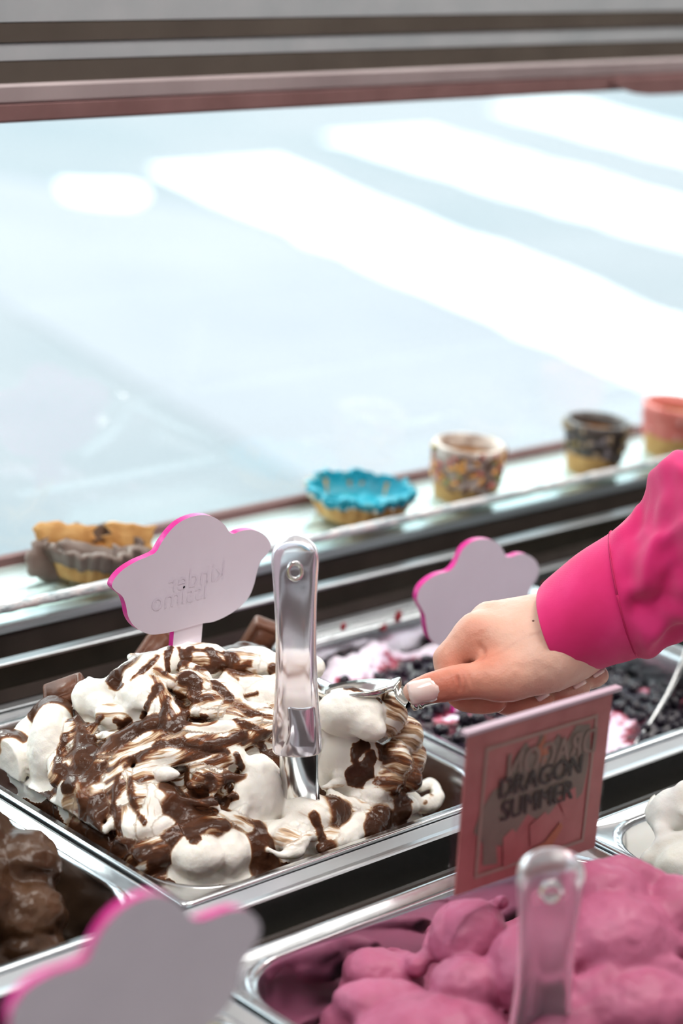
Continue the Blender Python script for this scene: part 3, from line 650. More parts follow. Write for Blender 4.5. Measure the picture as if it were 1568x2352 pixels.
while len(put) < 240 and tries < 6000:
    tries += 1; x, y = rnd.uniform(.325, .585), rnd.uniform(.022, .24)
    h = bv.ray_cast(Vector((x, y, .2)), Vector((0, 0, -1)))
    if h[0] is None: continue
    if berry_tone(np.array([[x, y, h[0].z]]))[0] < .52: continue
    if any((x-a)**2+(y-c)**2 < .0095**2 for a, c in put): continue
    put.append((x, y)); rr_ = rnd.uniform(.0042, .0062)
    o = bpy.data.objects.new('blueberry', bmesh_list[rnd.randrange(3)]); link(o, blueb)
    o.location = (x, y, h[0].z+rr_*.35); o.scale = (rr_, rr_*rnd.uniform(.85, 1), rr_*rnd.uniform(.75, .95)); o.rotation_euler = (rnd.uniform(-.6, .6), rnd.uniform(-.6, .6), rnd.uniform(0, 6))
# sauce drips on the back wall of the blueberry pan
M['red_sauce'] = noise_color(mat('red_sauce', (.28, .02, .025), .25), [(.3, (.2, .012, .018)), (.7, (.36, .03, .04))], 150)

for px, py, rr_ in ((914, 1417, .0045), (882, 1441, .003), (788, 1440, .0032), (1250, 1345, .003)):
    bm = bmesh.new(); c = at_y(px, py, .2715); bmesh.ops.create_icosphere(bm, subdivisions=2, radius=rr_, matrix=Matrix.Translation(c) @ Matrix.Diagonal((1, .25, 1.2, 1)))
    bm_obj('sauce_drip', bm, M['red_sauce'], blueb, True)

# ------------------------------------------------------------------ chocolate bar pieces
M['milk_choc'] = noise_color(mat('milk_chocolate', (.11, .042, .022), .35, spec=.3), [(.3, (.09, .034, .018)), (.7, (.14, .056, .030))], 60, bump=.0006, bscale=250)
def choc_bar(c, rot, tilt, lx, ly, lz, label):
    A = Matrix((RT, UP, -FWD)).transposed() @ Matrix.Rotation(math.radians(rot), 3, 'Z') @ Matrix.Rotation(math.radians(tilt[0]), 3, 'X') @ Matrix.Rotation(math.radians(tilt[1]), 3, 'Y')
    t = empty('chocolate_bar', c, label, 'chocolate', 'chocolate bar pieces stuck in the swirl ice cream'); t.rotation_euler = A.to_euler()
    bm = bmesh.new(); box(bm, -lx/2, lx/2, -ly/2, ly/2, -lz/2, lz/2)
    bmesh.ops.bevel(bm, geom=list(bm.edges), offset=lz*.22, segments=3, affect='EDGES', profile=.5); bm_obj('bar_body', bm, M['milk_choc'], t, True)
    bm = bmesh.new(); box(bm, -lx*.40, lx*.40, -ly*.36, ly*.36, lz*.42, lz*.60)
    bmesh.ops.bevel(bm, geom=list(bm.edges), offset=lz*.08, segments=2, affect='EDGES'); bm_obj('raised_panel', bm, M['milk_choc'], t, True)
    return t
choc_bar(at_y(592, 1474, .215), 68, (18, -28), .036, .021, .014, 'chocolate bar piece standing between the cloud sign and the clear spatula handle')
choc_bar(at_y(347, 1506, .215), 52, (10, 25), .040, .020, .012, 'chocolate bar piece leaning behind the stem of the sharp cloud sign')
choc_bar(at_y(150, 1594, .20), 12, (-50, -10), .028, .022, .012, 'chocolate bar piece at the left behind the pointed cream peak')

# ------------------------------------------------------------------ cloud signs
M['magenta'] = noise_color(mat('magenta_print', (.62, .02, .26), .3), [(.35, (.58, .015, .23)), (.6, (.68, .035, .31)), (.72, (.75, .12, .42))], 90)
def sign_back(name, c): return noise_color(mat(name, c, .32, spec=.35), [(.3, tuple(x*.95 for x in c)), (.7, c)], 26)
M['sign_back'] = sign_back('frosted_sign_back', (.82, .77, .90))
M['sign_text'] = mat('faint_print', (.765, .71, .845), .4)
def smooth_outline(pts, n=4): 
    P = np.array(pts+pts[:3], float); return catmull(P, n)[n:-2*n-1] if False else P[:-3]
def plate(name, pts3, thick, dirv, m_front, m_side, parent, inset=None):
    """planar outline pts3 extruded by thick along dirv; front face and edge are separate parts"""
    k = len(pts3); a = [np.array(p) for p in pts3]; bck = [p+np.array(dirv)*thick for p in a]
    inv = parent.matrix_basis.inverted(); loc = [inv @ Vector(p) for p in a]; lob = [inv @ Vector(p) for p in bck]
    o1 = mesh_obj('face', loc, [tuple(range(k))], m_front, parent, False)
    e = mesh_obj('edge', loc+lob, [(i, k+i, k+(i+1) % k, (i+1) % k) for i in range(k)]+[tuple(range(k, 2*k))[::-1]], m_side, parent, False)
    return o1, e
def curve_pts(pts, n=5):
    P = np.array(pts, float); m_ = len(P); out = []
    for i in range(m_):
        a, b, c, d = P[(i-1) % m_], P[i], P[(i+1) % m_], P[(i+2) % m_]
        for t in np.linspace(0, 1, n, endpoint=False): out.append(.5*(2*b+(c-a)*t+(2*a-5*b+4*c-d)*t*t+(3*b-a-3*c+d)*t**3))
    return out
def flat_text(body, size, parent, name, m, fn, bold=.0):
    """lettering as mesh: fn maps text (u, v) to world points"""
    cu = bpy.data.curves.new(name, 'FONT'); cu.body = body; cu.size = size; cu.align_x = 'CENTER'; cu.resolution_u = 3
    tmp = bpy.data.objects.new(name, cu); COL.objects.link(tmp); dg = bpy.context.evaluated_depsgraph_get()
    me = bpy.data.meshes.new_from_object(tmp.evaluated_get(dg)); bpy.data.objects.remove(tmp)
    inv = parent.matrix_basis.inverted()
    vs = [q.co.copy() for q in me.vertices]; fs = [tuple(p.vertices) for p in me.polygons]; bpy.data.meshes.remove(me); V_, F_ = [], []
    for i, dx in enumerate((-bold, 0, bold) if bold else (0,)):              # heavier strokes: the same outline laid side by side
        F_ += [tuple(k+len(V_) for k in q) for q in fs]
        V_ += [inv @ (Vector(fn(c.x+dx, c.y))-Vector((0, 1, 0))*.00004*i) for c in vs]
    me = bpy.data.meshes.new(name); me.from_pydata(V_, [], F_); me.materials.append(m)
    return link(bpy.data.objects.new(name, me), parent)
def cloud_sign(outline, stem, Y, zbot, label, thick=.0048, back='sign_back', text=False):
    P = [at_y(a, c, Y) for a, c in curve_pts(outline, 4)]
    sl, sr = at_y(*stem[0], Y), at_y(*stem[1], Y)
    t = empty('cloud_sign', (sl[0]*.5+sr[0]*.5, Y, zbot), label, 'sign', 'cloud shaped flavour signs')
    plate('cloud', P, thick, (0, 1, 0), M[back], M['magenta'], t)
    up_ = .012; st = [(sl[0], Y+.0003, zbot), (sr[0], Y+.0003, zbot), (sr[0], Y+.0003, sr[2]+up_), (sl[0], Y+.0003, sl[2]+up_)]
    inv = t.matrix_basis.inverted(); v = [inv @ Vector(p) for p in st]+[inv @ (Vector(p)+Vector((0, thick-.0006, 0))) for p in st]
    mesh_obj('stem', v, [(0, 1, 2, 3)], M[back], t, False)
    mesh_obj('stem_edge', v, [(4, 7, 6, 5), (0, 3, 7, 4), (1, 5, 6, 2), (0, 4, 5, 1)], M['magenta'], t, False)
    if text:
        for body, (px, py), sz in text:
            c = at_y(px, py, Y-.00012); e = np.array([1., 0, .02]); u_ = np.array([-.02, 0, 1.])
            flat_text(body, sz, t, 'show_through_print', M['sign_text'], lambda a, b_, c=c, e=e, u_=u_: c-e*a+u_*b_)
    return t
c1 = [(257,1345),(264,1328),(283,1308),(312,1290),(340,1278),(358,1268),(372,1245),(390,1220),(412,1200),(440,1187),(470,1183),(495,1190),(515,1205),(527,1222),(537,1226),(552,1220),(577,1217),(600,1224),(617,1240),(622,1256),(614,1272),(600,1288),(591,1310),(584,1340),(572,1370),(550,1395),(520,1415),(490,1428),(466,1432),(430,1442),(400,1450),(370,1456),(345,1457),(325,1450),(306,1436),(294,1415),(289,1390),(281,1370),(264,1356)]
cloud_sign(c1, ((400, 1452), (466, 1432)), .155, .055, 'pale lilac cloud shaped sign with magenta edge standing in the swirl ice cream',
           text=[('kinder', (452, 1345), .019), ('issimo', (412, 1388), .019)])
c2 = [(958,1375),(965,1350),(985,1330),(1008,1318),(1030,1312),(1046,1296),(1062,1262),(1084,1244),(1110,1238),(1136,1243),(1153,1260),(1162,1277),(1175,1278),(1193,1272),(1213,1275),(1230,1288),(1237,1306),(1233,1328),(1220,1348),(1211,1372),(1203,1400),(1185,1432),(1150,1458),(1110,1474),(1070,1482),(1032,1488),(1005,1482),(986,1465),(979,1440),(975,1412),(966,1394)]
cloud_sign(c2, ((1062, 1484), (1118, 1470)), .16, -.030, 'lilac cloud shaped sign with magenta edge partly hidden behind the hand')
c3 = [(22,2352),(30,2312),(62,2268),(110,2238),(155,2222),(196,2204),(214,2170),(236,2130),(270,2092),(310,2066),(350,2053),(390,2060),(418,2078),(436,2104),(455,2112),(480,2106),(512,2094),(545,2086),(576,2096),(597,2122),(594,2155),(576,2184),(556,2222),(546,2265),(528,2305),(495,2345),(445,2380),(380,2405),(300,2424),(220,2436),(150,2436),(85,2420),(40,2392)]
cloud_sign(c3, ((255, 2440), (375, 2405)), -.235, -.022, 'blurred grey cloud shaped sign with pink edge nearest the camera at bottom left')

# ------------------------------------------------------------------ rectangular sign
YS = -.15
qd = [at_y(*p, YS) for p in ((1070, 1690), (1412, 1588), (1370, 1945), (1040, 2060))]
def card(u, v_, off=0.): 
    p = (1-v_)*((1-u)*qd[0]+u*qd[1])+v_*((1-u)*qd[3]+u*qd[2]); return (p[0], p[1]-off, p[2])
t = empty('rectangular_sign', card(.5, 1.0), 'pink rectangular card sign in clear plastic standing in the pink ice cream', 'sign')
inv = t.matrix_basis.inverted()
def card_poly(name, uv, off, m_, thick=.0):
    v = [inv @ Vector(card(a, c, off)) for a, c in uv]; k = len(v)
    if thick:
        v2 = [inv @ Vector(card(a, c, off-thick)) for a, c in uv]
        return mesh_obj(name, v+v2, [tuple(range(k)), tuple(range(k, 2*k))[::-1]]+[(i, k+i, k+(i+1) % k, (i+1) % k) for i in range(k)], m_, t, False)
    return mesh_obj(name, v, [tuple(range(k))], m_, t, False)
M['card'] = noise_color(mat('pink_card', (.40, .125, .125), .4), [(.35, (.37, .11, .11)), (.65, (.44, .15, .15))], 45)
M['card_grey'] = noise_color(mat('taupe_print', (.19, .145, .12), .5), [(.3, (.17, .13, .11)), (.7, (.22, .17, .14))], 50)
M['card_line'] = mat('beige_print', (.36, .24, .21), .5); M['ink'] = mat('black_ink', (.028, .018, .016), .5); M['ghost'] = mat('pale_print', (.25, .175, .15), .5); M['ghost_faint'] = mat('faint_pale_print', (.205, .153, .128), .5); M['card_orange'] = mat('orange_print', (.42, .14, .08), .5)
M['acrylic'] = thin_glass('clear_acrylic', (.95, .93, .95), .012)
card_poly('card', [(.015, .012), (.985, .012), (.985, 1), (.015, 1)], 0, M['card'], .0012)
holder = [(-.02, -.02), (1.02, -.02), (1.02, 1.30), (-.02, 1.30)]
card_poly('clear_holder', holder, -.0016, M['acrylic'], .0012)
card_poly('holder_top_edge', [(-.02, -.032), (1.02, -.032), (1.02, -.010), (-.02, -.010)], .0030, mat('frosted_edge', (.55, .42, .50), .3), .0050)
lw = .022
for uv in ([(.13, .11), (.89, .11), (.89, .11+lw), (.13, .11+lw)], [(.13, .93-lw), (.89, .93-lw), (.89, .93), (.13, .93)], [(.13, .11+lw), (.13+lw*.8, .11+lw), (.13+lw*.8, .93-lw), (.13, .93-lw)], [(.89-lw*.8, .11+lw), (.89, .11+lw), (.89, .93-lw), (.89-lw*.8, .93-lw)]):
    card_poly('border_line', uv, .0006, M['card_line'])
rnd = random.Random(8)
card_poly('print_cloud', [(.17,.72),(.10,.62),(.14,.50),(.20,.40),(.30,.36),(.34,.22),(.40,.15),(.46,.24),(.50,.12),(.56,.25),(.62,.16),(.68,.24),(.74,.14),(.84,.16),(.86,.30),(.86,.44),(.84,.60),(.76,.66),(.70,.58),(.62,.66),(.56,.70),(.46,.62),(.40,.70),(.34,.78),(.26,.76),(.28,.88),(.18,.86)], .0004, M['card_grey'])
card_poly('print_flame', [(.50,.30),(.47,.22),(.53,.13),(.53,.20),(.56,.26),(.54,.33)], .0007, M['card_orange'])
card_poly('print_petal', [(.30,.72),(.36,.68),(.46,.80),(.44,.90),(.32,.92)], .0007, M['card'])
card_poly('print_petal', [(.48,.70),(.58,.64),(.64,.72),(.60,.82),(.50,.84)], .0007, M['card'])
card_poly('print_petal', [(.66,.58),(.78,.54),(.80,.64),(.72,.70)], .0007, M['card'])
card_poly('print_flame', [(.50,.86),(.60,.84),(.70,.74),(.72,.78),(.64,.90),(.52,.92)], .0008, M['card_orange'])
for body, u0, u1, v0, v1, mm, off, mir in (('DRAGON', .235, .81, .325, .455, 'ink', .0014, 1), ('SUMMER', .235, .79, .475, .605, 'ink', .0014, 1), ('DRAGON', .28, .90, .185, .345, 'ghost', .0009, -1)):
    wid = {'DRAGON': 4.35, 'SUMMER': 4.30}[body]; uc = (u0+u1)/2
    flat_text(body, 1., t, 'lettering', M[mm], lambda a, b_, uc=uc, u0=u0, u1=u1, v0=v0, v1=v1, off=off, mir=mir, wid=wid: card(uc+mir*(a/wid)*(u1-u0), v1-(b_/.72)*(v1-v0), off), bold=.034)

# ------------------------------------------------------------------ spatulas with clear handles
M['clear'] = mat('clear_plastic', (.95, .90, .97), .20, spec=.45, trans=.80, ior=1.22)
def spatula(top, bot, halfw, label, blade, tang, thick=.0075, wdir=None):
    top, bot = np.array(top), np.array(bot); ax = top-bot; Lh = np.linalg.norm(ax); ax /= Lh
    wv = RT if wdir is None else wdir; wv = wv-ax*(wv @ ax); wv /= np.linalg.norm(wv); nv = np.cross(ax, wv)     # nv looks to the camera side
    if nv @ FWD > 0: nv = -nv
    t = empty('ice_cream_spatula', bot, label, 'spatula', 'ice cream spatulas with clear handles')
    prof = [(-.010, .80), (.0, 1.10), (.04, 1.13), (.12, 1.10), (.25, 1.0), (.40, .93), (.55, .91), (.70, .94), (.82, 1.0), (.90, 1.05), (.94, 1.0), (.965, .86), (.985, .62), (.996, .34), (1.0, .06)]
    v = []; f = []; n = 28
    P = catmull([(a, b_, 0) for a, b_ in prof], 4)
    for a, b_, _ in P:
        hw = halfw*b_; ht = thick*min(1., .55+.5*b_)
        for i in range(n):
            th = 2*math.pi*i/n; c, s_ = math.cos(th), math.sin(th)
            x = hw*math.copysign(abs(c)**.62, c); y = ht*math.copysign(abs(s_)**.62, s_)
            if s_ > .2 and abs(x) < hw*.62 and .14 < a < .90: y -= ht*.55*(1-abs(x)/(hw*.62))**.5*sstep(.14, .24, a)*(1-sstep(.80, .90, a))
            p = ax*a*Lh+wv*x+nv*y; v.append(p)
    m_ = len(P)
    for j in range(m_-1):
        for i in range(n): f.append((j*n+i, j*n+(i+1) % n, (j+1)*n+(i+1) % n, (j+1)*n+i))
    f += [tuple(range(n))[::-1], tuple(range((m_-1)*n, m_*n))]
    h = mesh_obj('handle', v, f, M['clear'], t)
    # eyelet near the top, a small clear ring proud of the handle
    ev = []; ef = []; R0, r0 = halfw*.30, halfw*.10; c0 = ax*Lh*.87+nv*thick*.9
    for i in range(20):
        a = 2*math.pi*i/20
        for j in range(8):
            b_ = 2*math.pi*j/8; ev.append(c0+(wv*math.cos(a)+ax*math.sin(a)*1.3)*(R0+r0*math.cos(b_))+nv*r0*math.sin(b_))
    for i in range(20):
        for j in range(8): ef.append((i*8+j, ((i+1) % 20)*8+j, ((i+1) % 20)*8+(j+1) % 8, i*8+(j+1) % 8))
    mesh_obj('eyelet', ev, ef, M['polish'], h)
    # blade: thin sheet with a shallow curve; stations along the handle axis (a in metres from the handle foot, half width, sideways shift)
    v = []; nx = 9
    for a, hw, sh in tang+blade:
        for i in range(nx):
            x = -1+2*i/(nx-1); v.append(ax*a+wv*(x*hw+sh)-nv*(.0035*(x*x)*(hw/halfw)-.0020))
    rows = len(tang)+len(blade)
    f = [(j*nx+i, j*nx+i+1, (j+1)*nx+i+1, (j+1)*nx+i) for j in range(rows-1) for i in range(nx-1)]
    o = mesh_obj('blade', v, f, M['polish'], t); sm = o.modifiers.new('solid', 'SOLIDIFY'); sm.thickness = .0012; sm.offset = 0
    return t
spatula(at_y(677, 1236, .045), at_y(682, 1722, .045), .0138, 'clear handled spatula standing upright in the swirl ice cream',
        [(-.004, .0118, .001), (-.020, .0120, .001), (-.036, .0128, .001), (-.048, .0142, -.001), (-.062, .0150, -.002), (-.085, .0150, -.002)], [(.030, .0070, .0035), (.029, .0088, .0035), (.010, .0090, .0035)])
spatula(at_y(1268, 1962, -.245), at_y(1235, 2440, -.215), .0165, 'blurred clear handled spatula in front of the pink ice cream',
        [(-.004, .013, 0), (-.03, .015, 0), (-.06, .017, 0)], [(.03, .007, 0), (.029, .009, 0), (.01, .010, 0)])

# serving spatula lying in the blueberry pan, cut by the right edge of the frame
t = empty('serving_spatula', at_y(1500, 1690, .055), 'curved steel spatula stuck in the blueberry ice cream at the right edge', 'spatula')
inv = t.matrix_basis.inverted()
A_ = catmull([(1590, 1430, .075), (1563, 1515, .070), (1530, 1590, .062), (1492, 1655, .055), (1452, 1712, .048)], 5); B_ = catmull([(1690, 1470, .115), (1680, 1560, .105), (1650, 1630, .095), (1600, 1690, .085), (1550, 1735, .075)], 5)
v = []; f = []
for (a, c, y), (a2, c2, y2) in zip(A_, B_):
    p, q = at_y(a, c, y), at_y(a2, c2, y2)
    for i in range(7): s_ = i/6; v.append(inv @ Vector(p*(1-s_)+q*s_+np.array([0, .012, -.010])*math.sin(math.pi*s_)))
for j in range(len(A_)-1):
    for i in range(6): f.append((j*7+i, j*7+i+1, (j+1)*7+i+1, (j+1)*7+i))
o = mesh_obj('blade', v, f, M['polish'], t); sm = o.modifiers.new('solid', 'SOLIDIFY'); sm.thickness = .0014
p0 = at_y(1640, 1450, .095); p1 = p0+np.array([.03, -.01, .10]); v = []; f = []
for j in range(7):
    c = p0+(p1-p0)*j/6; rr_ = (.006, .008, .009, .009, .009, .008, .004)[j]
    for i in range(12): a = 2*math.pi*i/12; v.append(inv @ Vector(c+np.array([math.cos(a)*rr_*1.3, math.sin(a)*rr_, 0])))
for j in range(6):
    for i in range(12): f.append((j*12+i, j*12+(i+1) % 12, (j+1)*12+(i+1) % 12, (j+1)*12+i))
mesh_obj('handle', v, f+[tuple(range(12))[::-1], tuple(range(72, 84))], M['clear'], t)

# ------------------------------------------------------------------ person: hand and sleeve
DH = 1.50; KH = DH/FPX
HO = at_d(1140, 1500, DH)
HM = Matrix(((RT[0], UP[0], -FWD[0], HO[0]), (RT[1], UP[1], -FWD[1], HO[1]), (RT[2], UP[2], -FWD[2], HO[2]), (0, 0, 0, 1)))
person = bpy.data.objects.new('person', None); link(person); person.matrix_basis = HM; person.empty_display_size = .03
tag(person, 'person in a bright pink long sleeved shirt gripping the serving spoon', 'person')
def hp(px, py, z, r): return [(px-1140)*KH, (1500-py)*KH, z*.001, r*.001]
def chain(pts, k): return Lump(0, 0, k).tub(catmull([hp(*p) for p in pts], 5))
HL = [chain([(1420,1425,-8,21),(1330,1448,-8,22),(1250,1458,-8,23)], .02),
      chain([(1310,1485,-2,17),(1230,1488,5,18),(1140,1462,0,14),(1092,1455,-2,11.2)], .016),           # index metacarpal
      chain([(1300,1450,-14,20),(1210,1440,-18,17),(1128,1428,-18,11.5)], .014),
      chain([(1310,1440,-28,18),(1230,1440,-32,15),(1168,1428,-34,11)], .014),
      chain([(1320,1450,-38,16),(1265,1450,-44,13),(1215,1440,-48,10)], .014),
      chain([(1170,1488,3,12),(1138,1491,3,9.8),(1108,1495,2,7.5)], .010),                              # web between thumb and index
      chain([(1330,1476,-8,15),(1262,1518,10,18),(1200,1541,17,15.5),(1145,1554,20,13)], .018),          # thenar
      chain([(1160,1552,19,13.2),(1100,1557,21,11.6),(1048,1562,21,11.2),(1000,1572,20,10.2),(965,1580,19,8.6),(950,1583,18,7.2)], .008),  # thumb
      chain([(1092,1455,-2,11.2),(1058,1482,0,10.2),(1032,1514,0,9.6)], .008),                             # index finger
      chain([(1032,1514,0,9.5),(1034,1556,0,9.0),(1062,1602,-6,8.6),(1105,1612,-4,8.2),(1138,1611,-2,7.4)], .004),
      chain([(1128,1428,-18,11.4),(1086,1466,-20,10),(1066,1508,-20,9.6),(1090,1568,-14,9),(1165,1616,-15,8.6),(1220,1617,-9,8.4),(1248,1610,-6,7.2)], .004),
      chain([(1168,1428,-34,11),(1130,1470,-38,10),(1112,1512,-38,9.4),(1150,1570,-30,9),(1250,1600,-22,8.8),(1303,1592,-16,8.4),(1334,1582,-13,7.4)], .004),
      chain([(1215,1440,-48,10),(1190,1480,-52,9),(1180,1515,-50,8.6),(1230,1560,-40,8.2),(1310,1568,-30,8),(1362,1562,-22,7.6),(1382,1556,-19,6.6)], .004)]
V, Q = build_sdf(HL, (-.068, -.052, -.070), (.075, .052, .042), .00095)
# skin creases: fine grooves cut along short lines
def groove(P, a, b_, width, depth):
    a = np.array(hp(*a, 0)[:3]); b_ = np.array(hp(*b_, 0)[:3]); ab = b_-a; tt = np.clip(((P-a) @ ab)/(ab @ ab), 0, 1)
    d = np.linalg.norm(P-a-tt[:, None]*ab, axis=1); return depth*np.exp(-(d/width)**2)*np.sin(np.pi*np.clip(tt*.96+.02, 0, 1))**.4
V = relax(V, Q, 3, .5); nr = vnormals(V, Q); dsp = .00018*fbm(V, 220, 2, 5)
front = nr[:, 2] > .1
for a, b_, wd, dp in (((1042,1528,32),(1052,1594,32),.0011,.0009), ((1030,1534,32),(1034,1582,33),.0010,.0006), ((1054,1528,32),(1068,1590,32),.0010,.0006), ((1068,1532,32),(1080,1580,33),.0010,.0004),
                      ((1142,1500,18),(1118,1512,22),.0016,.0016), ((1142,1500,18),(1150,1512,24),.0012,.0010), ((1128,1506,20),(1084,1512,22),.0012,.0010), ((1098,1478,12),(1110,1500,16),.0022,.0010)):
    dsp = dsp-1.6*groove(V, a, b_, wd, dp)*front
for i in range(7):
    a0 = (1150+i*11, 1514+i*6, 26-i*.6); dsp = dsp-groove(V, a0, (a0[0]+48, a0[1]+34, 30-i), .0009, .00040)*front
V = V+nr*dsp[:, None]
skin = mat('skin', (.68, .40, .31), .42, spec=.35, sss=.30, sssr=(1, .35, .2)); skin.node_tree.nodes['Principled BSDF'].inputs['Subsurface Scale'].default_value = .004
nt, lk, b = nodes(skin); tc = nt.new('ShaderNodeTexCoord'); red = nt.new('ShaderNodeAttribute'); red.attribute_name = 'flush_shade'
nz = N(nt, 'ShaderNodeTexNoise', Scale=70, Detail=4); lk.new(tc.outputs['Object'], nz.inputs['Vector'])
mx = N(nt, 'ShaderNodeMath', operation='MULTIPLY_ADD'); lk.new(nz.outputs['Fac'], mx.inputs[0]); mx.inputs[1].default_value = .35; lk.new(red.outputs['Fac'], mx.inputs[2])
r = ramp(nt, [(.1, (.72, .47, .38)), (.35, (.68, .40, .31)), (.7, (.63, .28, .20)), (1., (.56, .18, .12))]); lk.new(mx.outputs[0], r.inputs[0]); lk.new(r.outputs[0], b.inputs['Base Color'])
n2 = N(nt, 'ShaderNodeTexNoise', Scale=900, Detail=3); lk.new(tc.outputs['Object'], n2.inputs['Vector'])
vo = N(nt, 'ShaderNodeTexVoronoi', Scale=700); lk.new(tc.outputs['Object'], vo.inputs['Vector'])
bp = N(nt, 'ShaderNodeBump', Strength=.35, Distance=.0003); lk.new(vo.outputs['Distance'], bp.inputs['Height']); lk.new(bp.outputs[0], b.inputs['Normal'])
hand = np_mesh('hand', V, Q, skin, person)
def near(px, py, z, s_): c = np.array(hp(px, py, z, 0)[:3]); return np.exp(-(np.linalg.norm(V-c, axis=1)/s_)**2)
set_attr(hand, 'flush_shade', np.clip(.35*near(1060, 1562, 28, .026)+.25*near(1150, 1555, 30, .02)+.55*near(985, 1572, 26, .012)+.35*near(1040, 1560, 28, .012)+.45*near(1090, 1450, 8, .012)+.5*near(1130, 1512, 18, .012)+.5*sstep(1592, 1606, 1500-V[:, 1]/KH)+.3*near(1035, 1515, 8, .014), 0, 1))  # skin redness, plus shade below the palm painted on the curled fingers
# mole on the back of the hand
bvh = BVHTree.FromPolygons([tuple(x) for x in V], [tuple(map(int, q)) for q in Q])
def skin_hit(px, py):
    h = bvh.ray_cast(Vector((*hp(px, py, 0, 0)[:2], .2)), Vector((0, 0, -1))); return h
h = skin_hit(1219, 1423)
bm = bmesh.new(); bmesh.ops.create_icosphere(bm, subdivisions=2, radius=.0008, matrix=Matrix.Translation(h[0]) @ Matrix.Scale(.35, 4, h[1]) if h[0] else Matrix())
bm_obj('mole', bm, mat('mole', (.16, .07, .05), .5), person, True)
# nails: curved plates lying on the fingertips
M['nail'] = noise_color(mat('pale_pink_nail', (.86, .68, .64), .16, spec=.6, coat=.5), [(.35, (.84, .62, .57)), (.65, (.88, .76, .73))], 60)
def nail(base, tip, wid, lift, zfix=None, name='nail'):
    """base and tip in hand pixels; follows the skin below it, free edge sticks out"""
    b0 = np.array(base, float); t0 = np.array(tip, float); d = t0-b0; n_ = np.array([-d[1], d[0]])/np.linalg.norm(d); v = []; f = []; nu, nv_ = 9, 9
    hc = skin_hit(*((b0+t0)/2)); zc = zfix if zfix is not None else (hc[0].z if hc[0] else .02)
    for i in range(nu):
        s_ = i/(nu-1); prof = (1-abs(2*s_-1)**6)**.5 if s_ < .5 else (1-.12*((s_-.5)*2)**6)
        prof = max(prof, .55 if s_ == 0 else .0)
        for j in range(nv_):
            q = (j/(nv_-1)-.5)*2; px, py = b0+d*s_+n_*q*wid*prof
            h_ = skin_hit(px, py); zz = zc-.0042*q*q-.0022*max(0, s_-.55)**2*4
            if zfix is None and h_[0] is not None and abs(h_[0].z-zz) < .004: zz = .35*h_[0].z+.65*zz
            v.append((*hp(px, py, 0, 0)[:2], zz+lift))
    f = [(i*nv_+j, i*nv_+j+1, (i+1)*nv_+j+1, (i+1)*nv_+j) for i in range(nu-1) for j in range(nv_-1)]
    o = mesh_obj(name, v, f, M['nail'], hand); sm = o.modifiers.new('solid', 'SOLIDIFY'); sm.thickness = .0005; sm.offset = 0
    return o
nail((1003, 1573), (936, 1588), 27, .0016)
nail((1232, 1606), (1258, 1588), 13, .0006, .0020); nail((1318, 1580), (1346, 1562), 13, .0006, -.0050); nail((1366, 1556), (1392, 1540), 11, .0006, -.0120)
# sleeve
M['sleeve'] = noise_color(mat('pink_cotton', (.70, .022, .17), .75, spec=.2, sheen=.3), [(.3, (.63, .016, .14)), (.5, (.70, .022, .175)), (.7, (.76, .04, .22))], 25, 5)
nt, lk, b = nodes(M['sleeve']); tc = nt.new('ShaderNodeTexCoord')
w1 = N(nt, 'ShaderNodeTexWave', Scale=900, Distortion=1.5); w1.bands_direction = 'X'; lk.new(tc.outputs['Object'], w1.inputs['Vector'])
w2 = N(nt, 'ShaderNodeTexWave', Scale=900, Distortion=1.5); w2.bands_direction = 'Y'; lk.new(tc.outputs['Object'], w2.inputs['Vector'])
wm = N(nt, 'ShaderNodeMath', operation='ADD'); lk.new(w1.outputs['Fac'], wm.inputs[0]); lk.new(w2.outputs['Fac'], wm.inputs[1])
bp = N(nt, 'ShaderNodeBump', Strength=.4, Distance=.0003); lk.new(wm.outputs[0], bp.inputs['Height']); lk.new(bp.outputs[0], b.inputs['Normal'])
RG = [((1238,1352),(1316,1550),-6,37,36), ((1252,1334),(1338,1550),-6,37,36), ((1290,1302),(1376,1540),-6,37,35), ((1335,1270),(1416,1526),-5,37,34), ((1372,1245),(1446,1514),-5,37,32), ((1398,1228),(1464,1507),-4,35,30), ((1406,1221),(1470,1505),-4,36,30),
      ((1430,1202),(1492,1499),-2,37,28), ((1462,1172),(1524,1484),2,39,26), ((1478,1130),(1562,1468),8,42,24), ((1488,1092),(1608,1450),14,46,20), ((1512,1064),(1660,1430),20,50,18), ((1560,1046),(1720,1405),28,54,14), ((1640,1010),(1800,1370),44,58,10), ((1780,930),(1960,1300),76,62,6), ((1960,800),(2140,1200),120,66,0)]
arr = catmull([(a[0], a[1], c[0], c[1], z, dr, bl) for a, c, z, dr, bl in RG], 5)
